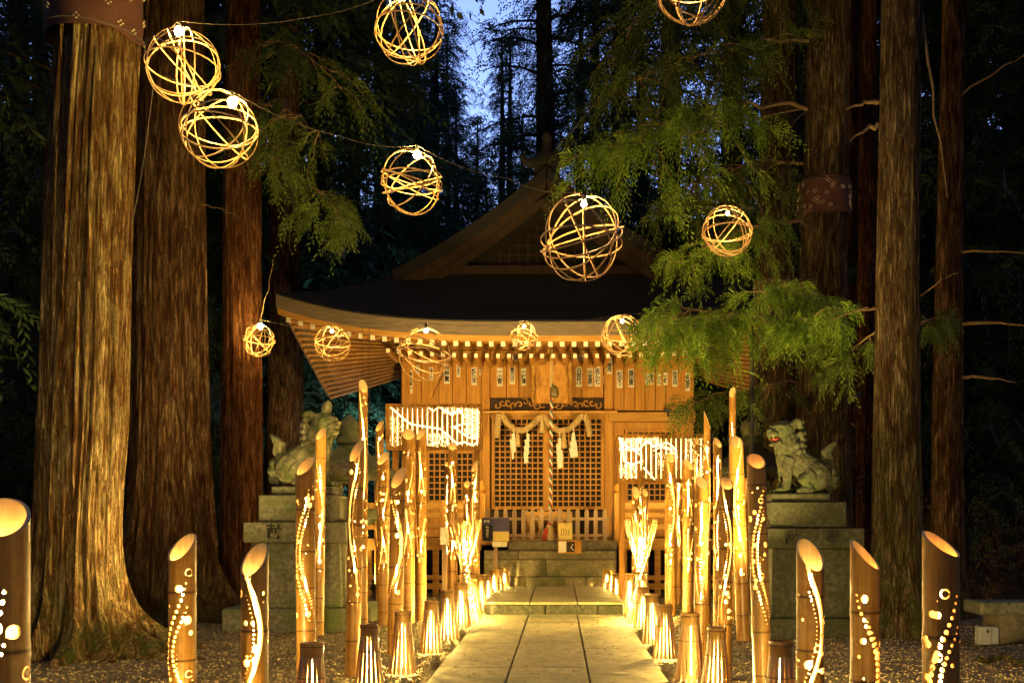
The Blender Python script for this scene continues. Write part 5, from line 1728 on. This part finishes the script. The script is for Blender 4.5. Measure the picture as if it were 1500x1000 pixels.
# ------------------------------------------------------------------ split bamboo hourglass bundles
def bundle(px, D, w_px, hpx_top, label, seed):
    k = D / F; x = gx(px, D); Ht = gz(hpx_top, D); R = w_px * k / 2
    root = empty('split_bamboo_bundle', (x, D, 0.0), 0, label, 'bamboo bundle', 'hourglass bundles of split bamboo with a lamp inside')
    rs = random.Random(seed); mb = MB(); n = 30
    for lay in (0, 1):
        for i in range(n):
            a = 2 * PI * i / n + lay * .07; tw = (2.55 if lay == 0 else -2.55) + rs.uniform(-.1, .1)
            p0 = Vector((R * math.cos(a), R * math.sin(a), 0)); p1 = Vector((R * math.cos(a + tw), R * math.sin(a + tw), Ht + rs.uniform(-.05, .05)))
            mb.tube([p0, p1], 0.0072, 4)
    mb.build('sticks', M['strip'], root)
    mb = MB(); mb.tube([(R * .36 * math.cos(a), R * .36 * math.sin(a), Ht * .5 + .006 * math.sin(3 * a)) for a in np.linspace(0, 2 * PI, 25)], .009, 5); mb.build('tie', M['twig'], root)
    mb = MB(); mb.tube([(0, 0, .08), (0, 0, Ht - .2)], .026, 8); mb.build('led_tube', M['led_bundle'], root)
bundle(682, 12.6, 46, 766, 'left hourglass bundle of split bamboo glowing beside the raised path', 1)
bundle(939, 12.6, 48, 765, 'right hourglass bundle of split bamboo glowing beside the raised path', 2)

# ------------------------------------------------------------------ small floor lanterns
def floor_lantern_proto():
    root = empty('floor_lantern', (0, 0, 0))
    Ht = 0.52; n = 17; r0, r1 = 0.118, 0.068
    mb = MB()
    for i in range(n):
        a = 2 * PI * i / n; ca, sa = math.cos(a), math.sin(a)
        def Q(r, w, z): return [(r * ca - w * sa, r * sa + w * ca, z), (r * ca + w * sa, r * sa - w * ca, z)]
        w0, w1 = 0.0138, 0.0112
        o0 = Q(r0, w0, 0); o1 = Q(r1, w1, Ht * .84); i1 = Q(r1 - .008, w1, Ht * .84); i0 = Q(r0 - .008, w0, 0)
        mb.add(o0 + o1 + i1 + i0, [(0, 1, 3, 2), (5, 4, 6, 7), (0, 2, 4, 6), (1, 7, 5, 3), (2, 3, 5, 4), (0, 6, 7, 1)])
    mb.build('slats', M['strip'], root)
    mb = MB(); mb.lathe([(r1 + .001, Ht * .835), (r1 + .001, Ht * .96), (r1 + .004, Ht * .965), (r1 + .003, Ht), (r1 - .008, Ht), (r1 - .008, Ht * .97)], 22); mb.build('cap', M['bamboo_pale'], root, smooth=True)
    for z in (Ht * .60, Ht * .955):
        mb = MB()
        rr = r0 + (r1 - r0) * min(1, z / (Ht * .84)) + .003
        mb.tube([(rr * math.cos(a), rr * math.sin(a), z) for a in np.linspace(0, 2 * PI, 25)], .0035, 5)
        mb.build('binding', M['twig'], root)
    mb = MB(); mb.tube([(0, 0, .05), (0, 0, Ht * .80)], .0085, 8); mb.build('lamp', M['led_lantern'], root)
    return root
fp = floor_lantern_proto()
ORD = ['nearest', 'second', 'third', 'fourth', 'fifth', 'sixth', 'seventh', 'eighth', 'ninth', 'tenth', 'eleventh', 'twelfth']
LL = [(455, 6.05, 0), (541, 7.45, 0), (590, 8.36, 0), (631, 9.7, 0), (656, 10.85, 0), (676, 12.1, 0), (694, 13.25, 0), (705, 14.3, 0), (714.5, 15.0, 0), (723, 15.6, 0), (731, 16.1, 0), (738.5, 16.5, 0)]
LR = [(1142, 6.05, 0), (1048, 7.25, 0), (1011, 7.95, 0), (974, 9.3, 0), (956.5, 10.5, 0), (941, 12.0, 0), (922, 14.2, 0), (904, 15.3, 0), (896, 15.9, 0), (889, 16.4, 0)]
first = True
rs = random.Random(8)
for side, LST in (('left', LL), ('right', LR)):
    for i, (px, D, z) in enumerate(LST):
        o = fp if first else copy_tree(fp); first = False
        o.location = (gx(px, D), D, z); o.rotation_euler = (rs.uniform(-.03, .03), rs.uniform(-.03, .03), rs.uniform(0, 6)); s = rs.uniform(.94, 1.05); o.scale = (s, s, s)
        lab = ('%s floor lantern from the viewer in the row on the %s of the path' % (ORD[i].replace('nearest', 'first'), side))
        tag(o, lab, 'floor lantern', 'slatted split-bamboo floor lanterns along the path')
# the rows go on towards the viewer, out of the picture
for (x, y) in ((-1.6, 4.4), (1.45, 4.4), (-1.6, 2.8), (1.45, 2.8), (-1.6, 1.2), (1.45, 1.2)):
    o = copy_tree(fp); o.location = (x, y, 0)
    tag(o, 'slatted floor lantern of the path rows nearer than the frame edge', 'floor lantern', 'slatted split-bamboo floor lanterns along the path')

# ------------------------------------------------------------------ standing bamboo lanterns
B = bamboo
B(2, 728, 2.75, 76, 'dots', 11, 'tall-cut thick bamboo lantern at the far left edge, dotted with round holes', cut=0.35, slope=0.75)
B(267, 781, 5.0, 39, 'dots', 5, 'short bamboo lantern standing before the roots of the pale left trunk', cut=-0.45, slope=1.0)
B(373, 795, 4.9, 39, 'ribbon', 2, 'short bamboo lantern with a wide S-shaped slit in front of the left pedestal', cut=-0.35, slope=1.2)
B(447, 668, 7.4, 28, 'dots', 9, 'tall thick bamboo lantern with crossing rows of dots beside the left lion-dog', cut=-0.5, slope=1.0, zb_px=449)
B(470, 626, 11.2, 15, 'dots', 14, 'slim tall bamboo lantern overlapping the face of the left lion-dog', cut=-0.4, slope=1.2, zb_px=467)
B(532, 555, 11.9, 13, 'ribbon', 21, 'thinnest and tallest bamboo lantern of the left group, reaching the eaves', cut=0.5, slope=1.6)
B(523, 643, 8.2, 22, 'ribbon', 24, 'brown bamboo lantern with long curved slit, leaning slightly, left of the blue light', cut=-0.6, slope=1.5, zb_px=516)
B(556, 615, 15.2, 12, 'waves', 30, 'thin bamboo lantern just left of the left light panel', cut=-0.6, slope=1.4)
B(561, 661, 12.3, 18, 'waves', 31, 'bamboo lantern with crescent-cut top below the left corner of the left panel', cut=-0.5, slope=1.1, zb_px=563)
B(584, 684, 9.6, 22, 'dots', 32, 'medium bamboo lantern with pale slanted mouth in the middle of the left group', cut=-0.5, slope=1.4, zb_px=578)
B(598, 627, 12.6, 19, 'waves', 33, 'bamboo lantern with orange mouth overlapping the middle of the left panel', cut=0.2, slope=0.9)
B(617, 625, 12.9, 15, 'waves', 34, 'bamboo lantern with wavy slits immediately right of the orange-mouthed one', cut=-0.6, slope=1.3)
B(663, 648, 14.6, 14, 'waves', 35, 'bamboo lantern touching the lower edge of the left panel near its right end', cut=0.1, slope=0.8)
B(696, 674, 14.4, 11, 'ribbon', 36, 'slender bamboo lantern with streaked flank behind the left bundle', cut=-0.6, slope=1.5)
B(684, 704, 15.4, 10, 'dots', 37, 'shortest slender bamboo lantern behind the left hourglass bundle', cut=0.0, slope=1.0)
B(655, 676, 15.2, 7, 'dots', 38, 'very thin bamboo lantern half hidden left of the panel-edge one', cut=0.0, slope=1.0)
# right group
B(1378, 777, 3.95, 52, 'dots', 41, 'large bamboo lantern with bright sawn rim, rightmost of all', cut=0.75, slope=0.72, led='led_low', mat='bamboo')
B(1267, 791, 4.5, 42, 'dots', 42, 'short bamboo lantern with slanted orange mouth, second from the right edge', cut=0.9, slope=1.0, led='led_low')
B(1187, 789, 4.95, 40, 'ribbon', 43, 'short bamboo lantern with broad S-shaped slit in front of the right pedestal', cut=0.35, slope=1.15)
B(1107, 663, 7.0, 27, 'dots', 44, 'tall honey-coloured bamboo lantern with dim orange mouth beside the right lion-dog', cut=0.1, slope=0.85, led='led_low', mat='bamboo_pale', zb_px=1118)
B(1078, 637, 10.7, 20, 'ribbon', 45, 'tall bamboo lantern with serpentine slit and round mouth left of the dim-mouthed one', cut=0.1, slope=0.95, zb_px=1089)
B(1064, 698, 8.0, 21, 'ribbon', 46, 'bamboo lantern with orange mouth and tapering slit in the middle of the right group', cut=0.1, slope=0.9, zb_px=1061)
B(1028, 697, 9.4, 19, 'waves', 47, 'bamboo lantern with pale oval mouth and twin dotted waves, right group', cut=0.3, slope=1.0, zb_px=1025)
B(1008, 671, 13.0, 16, 'waves', 48, 'bamboo lantern in front of the right panel with slanted pale mouth', cut=0.6, slope=1.1)
B(982, 663, 13.5, 16, 'ribbon', 49, 'bamboo lantern with orange mouth and bold serpentine slit before the right panel', cut=0.1, slope=0.9)
B(994, 668, 15.6, 10, 'dots', 50, 'thin bamboo lantern behind the bold serpentine one', cut=0.2, slope=1.0)
B(1036, 602, 12.4, 10, 'dots', 51, 'spike-topped bamboo lantern rising at the right end of the right panel', cut=1.2, slope=2.6)
B(1051, 640, 12.2, 13, 'waves', 52, 'bamboo lantern with curled pale mouth right of the spike-topped one', cut=0.5, slope=1.2)
B(1073, 566, 13.2, 10, 'dots', 53, 'thinnest and tallest bamboo lantern of the right group', cut=-0.4, slope=1.6)
B(1021, 640, 14.6, 8, 'waves', 54, 'very slim bamboo lantern overlapping the right end of the right panel', cut=0.3, slope=1.4)
B(931, 712, 14.4, 11, 'dots', 55, 'stubby bamboo lantern leftmost behind the right hourglass bundle', cut=0.2, slope=1.6)
B(938, 684, 15.0, 8, 'dots', 56, 'thin bamboo lantern rising between the two stubby ones by the right bundle', cut=0.6, slope=1.8)
B(945, 716, 14.5, 9, 'waves', 57, 'stubby bamboo lantern nearest the pickets on the right of its trio', cut=0.2, slope=1.2)
# plain dark poles in the groups
def plain_pole(px, ytop, D, r, label):
    root = empty('bamboo_pole', (gx(px, D), D, 0), 0, label, 'bamboo pole')
    mb = MB(); H_ = gz(ytop, D); pr = []
    z = 0
    while z < H_ - .3:
        pr += [(r, z), (r, z + .28), (r * 1.07, z + .29), (r * 1.07, z + .30)]; z += .3
    pr.append((r, H_)); mb.lathe(pr, 14); mb.build('culm', M['bamboo'], root, smooth=True)
plain_pole(1093, 700, 12.6, .05, 'plain pale bamboo pole without holes behind the serpentine lantern')
plain_pole(553, 700, 16.4, .05, 'plain thin bamboo pole at the back left of the left group')

# ------------------------------------------------------------------ hanging ring spheres
def sphere(px, py, rpx, D, seed, label, bulb='bulb', lit=(0, .1), nr=9, m='strip'):
    c = at(px, py, D); R = rpx * D / F
    root = empty('ring_sphere', c, 0, label, 'ring sphere', 'hanging spheres woven of bamboo rings')
    r = np.random.default_rng(seed)
    for i in range(nr):
        nrm = r.normal(size=3); nrm[2] *= 0.8
        if i == 0: nrm = np.array([.05, .1, 1.0])
        nrm = Vector(nrm).normalized(); u = nrm.cross(Vector((.3, 1, .2))).normalized(); w = nrm.cross(u)
        RR = R * r.uniform(.955, 1.0); n = 48; V = []; Fc = []
        off = nrm * R * r.uniform(-.10, .10)
        e = r.uniform(.97, 1.03)
        for k in range(n):
            a = 2 * PI * k / n; d = u * math.cos(a) * e + w * math.sin(a) / e; p = d * RR + off
            hw, ht = 0.0056, 0.003
            for (s, t) in ((-1, -1), (1, -1), (1, 1), (-1, 1)):
                V.append(tuple(p + nrm * hw * s + d * ht * t))
        for k in range(n):
            k2 = (k + 1) % n
            for q in range(4):
                q2 = (q + 1) % 4; Fc.append((k * 4 + q, k * 4 + q2, k2 * 4 + q2, k2 * 4 + q))
        mb = MB(); mb.add(V, Fc); mb.build('ring', M[m], root)
    b = Vector((lit[0] * R, -0.15 * R, R * .86 + lit[1] * R))
    mb = MB(); rb = .038 if bulb == 'bulb' else .02; mb.ell(b, (rb, rb, rb * 1.1), 14, 9); mb.build('bulb', M[bulb], root, smooth=True)
    mb = MB(); mb.tube([b + Vector((0, 0, .03)), b + Vector((0, 0, .085))], .018, 8); mb.build('socket', M['black'], root)
    return c + b
S = []
S.append(sphere(268, 97, 53, 8.6, 1, 'upper left ring sphere with a bright bulb, beside the pale trunk', lit=(-.05, .02)))
S.append(sphere(321, 190, 55, 8.2, 2, 'ring sphere just below and right of the upper left one, brightest bulb', lit=(.4, -.2)))
S.append(sphere(599, 42, 50, 9.0, 3, 'ring sphere at the top of the frame against the sky gap', lit=(-.1, .05)))
S.append(sphere(603, 267, 46, 9.8, 4, 'ring sphere in mid air left of the shrine gable', lit=(.2, -.03)))
S.append(sphere(852, 349, 62, 7.3, 5, 'largest ring sphere, hanging in front of the shrine roof', 'bulb_dim', lit=(.05, -.1)))
S.append(sphere(1013, -24, 56, 8.0, 6, 'ring sphere cut off by the top frame edge at right of centre', 'bulb_dim', lit=(0, -.1)))
S.append(sphere(1065, 339, 37, 12.0, 7, 'ring sphere hanging among the green sprays at right', 'bulb_dim', lit=(0, -.2)))
S.append(sphere(379, 499, 24, 14.0, 8, 'small ring sphere with star-bright bulb before the reddish trunk', 'bulb', lit=(.15, 0)))
S.append(sphere(487, 503, 26, 14.2, 9, 'small ring sphere under the left eave corner', 'bulb_dim', lit=(0, -.2)))
S.append(sphere(621, 519, 39, 11.8, 10, 'wide dim ring sphere in front of the left name slips', 'bulb_dim', lit=(.1, 0), nr=7))
S.append(sphere(768, 493, 21, 15.2, 11, 'smallest ring sphere, under the middle of the eave', 'bulb_dim', lit=(0, -.2)))
S.append(sphere(911, 491, 30, 13.2, 12, 'ring sphere at the tip of the bright green spray', 'bulb_dim', lit=(0, -.2)))
def wire(pts, label, r=0.0024):
    mb = MB()
    for p, q in zip(pts[:-1], pts[1:]):
        mb.tube(bez(p, q, -0.05, 8), r, 5, caps=False)
    o = mb.build('overhead_wire', M['wire'], None); tag(o, label, 'wire', 'thin wires strung between the trees')
up = Vector((0, 0, .09))
wire([at(196, 60, 9.3), S[0] + up, at(455, 25, 9.0), S[2] + up, at(700, -60, 9.2)], 'wire from the pale left trunk through the upper left sphere to the sky gap')
wire([at(196, 92, 9.3), S[1] + up, at(500, 200, 9.3), S[3] + up, at(745, 262, 8.4), S[4] + up, at(1000, 300, 10.0), at(1178, 300, 14.1)], 'wire running from the left trunk past the gable to the wrapped right trunk')
wire([S[6] + up, at(1176, 290, 14.1)], 'short wire tying the sphere in the green sprays to the wrapped trunk')
wire([at(382, 440, 14.4), S[7] + up, S[8] + up, S[9] + up, S[10] + up, S[11] + up, at(1180, 430, 14.0)], 'long wire carrying the row of small spheres below the eave')
wire([S[5] + up, at(1184, -120, 14.0)], 'wire leaving the top frame edge towards the right trunk')
wire([S[2] + up, S[5] + up], 'wire between the two spheres at the top frame edge')
for px, y0, y1, D, w_ in ((531, 470, 556, 13.0, 'left'), (541, 480, 600, 13.2, 'right')):
    mb = MB(); mb.tube([at(px, y0, D), at(px, y1, D)], .004, 5); o = mb.build('hanging_cord', M['wire'], None); tag(o, 'thin vertical cord hanging from the eave, %s one of two' % w_, 'cord', 'cords hanging under the left eave')
mb = MB(); mb.tube(bez(at(224, 130, 8.8), at(192, 330, 9.2), -.12, 10), .004, 5); o = mb.build('hanging_cord', M['wire'], None); tag(o, 'slack cord dangling between the pale trunk and the spheres', 'cord')

# small fairy-light bulbs near the shrine
def fairy(px, py, D, label, rad=.02, m='bulb_dim'):
    c = at(px, py, D); root = empty('light_bulb', c, 0, label, 'light bulb')
    mb = MB(); mb.ell((0, 0, 0), (rad, rad, rad * 1.2), 10, 7); mb.build('glass', M[m], root, smooth=True)
    mb = MB(); mb.tube([(0, 0, rad), (0, 0, rad + .05)], rad * .7, 8); mb.build('socket', M['black'], root)
    return c
mb = MB()
# ------------------------------------------------------------------ floodlights added to light the trees, gravel and shrine front
def floodlight(loc, aim, power, size, label, col=(1.0, .68, .22), spot=None, blend=.6):
    root = empty('floodlight', loc, 0, label, 'floodlight')
    loc = Vector(loc); d = (Vector(aim) - loc).normalized()
    q = d.to_track_quat('-Z', 'Y')
    mb = MB(); mb.box((0, 0, 0.03), (.2, .15, .05)); o = mb.build('housing', M['black'], root, bevel=.006); o.rotation_mode = 'QUATERNION'; o.rotation_quaternion = q
    mb = MB(); mb.bx(-.03, .03, -.02, .02, -loc.z if loc.z < 1 else -.16, -.05); mb.build('stand', M['black'], root)
    ld = bpy.data.lights.new('added_flood', 'SPOT'); ld.energy = power; ld.color = col; ld.spot_size = spot or math.radians(84); ld.spot_blend = blend; ld.shadow_soft_size = size
    lo = bpy.data.objects.new('lamp', ld); lo.parent = root; lo.location = d * .04; lo.rotation_mode = 'QUATERNION'; lo.rotation_quaternion = q
    COL.objects.link(lo)
SHRINE_W = 190
floodlight((gx(640, 15.3), 15.3, 2.75), (CX - 1.2, 19.0, 3.7), SHRINE_W, .06, 'added small black floodlight hidden behind the left light panel to light the shrine front', spot=math.radians(125))
floodlight((gx(965, 15.3), 15.3, 2.30), (CX + 1.2, 19.0, 3.7), SHRINE_W, .06, 'added small black floodlight hidden behind the right light panel to light the shrine front', spot=math.radians(125))
floodlight((gx(552, 16.3), 16.3, .25), (CX - 4.0, 18.8, 4.8), 260, .06, 'added small black floodlight aimed at the left eave corner')
floodlight((-2.2, 5.4, .16), (-4.2, 10.2, 1.0), 210, .07, 'added small black floodlight out of view on the ground left of the viewer', spot=math.radians(78), blend=.5)
floodlight((gx(516, 9.3), 9.3, .14), (-4.6, 9.7, 3.4), 600, .05, 'added small black floodlight on the gravel, lighting the pale trunk', spot=math.radians(105))
floodlight((1.84, 9.0, .14), (1.6, 12.0, 4.4), 640, .05, 'added small black floodlight on the gravel aimed up at the green sprays', spot=math.radians(74))
floodlight((2.2, 6.0, .16), (3.6, 11.5, 1.2), 210, .07, 'added small black floodlight out of view on the ground right of the viewer', spot=math.radians(78), blend=.5)
floodlight((-2.3, 8.3, 4.4), (-4.6, 9.6, 3.4), 260, .05, 'small black floodlight hung from the wire near the pale trunk', spot=math.radians(120)) if False else None
floodlight((gx(519, 22), 22, 2.2), (gx(560, 30), 34, 8.0), 550, .05, 'added cool white floodlight behind the left lion-dog, lighting the forest blue', col=(.35, .7, 1.0), spot=math.radians(150))
mb = MB(); mb.ell(at(518, 636, 20.5), (.03, .02, .03)); o = mb.build('work_lamp', M['cool'], None); tag(o, 'tiny cool white lamp glaring behind the left lion-dog statue', 'lamp')
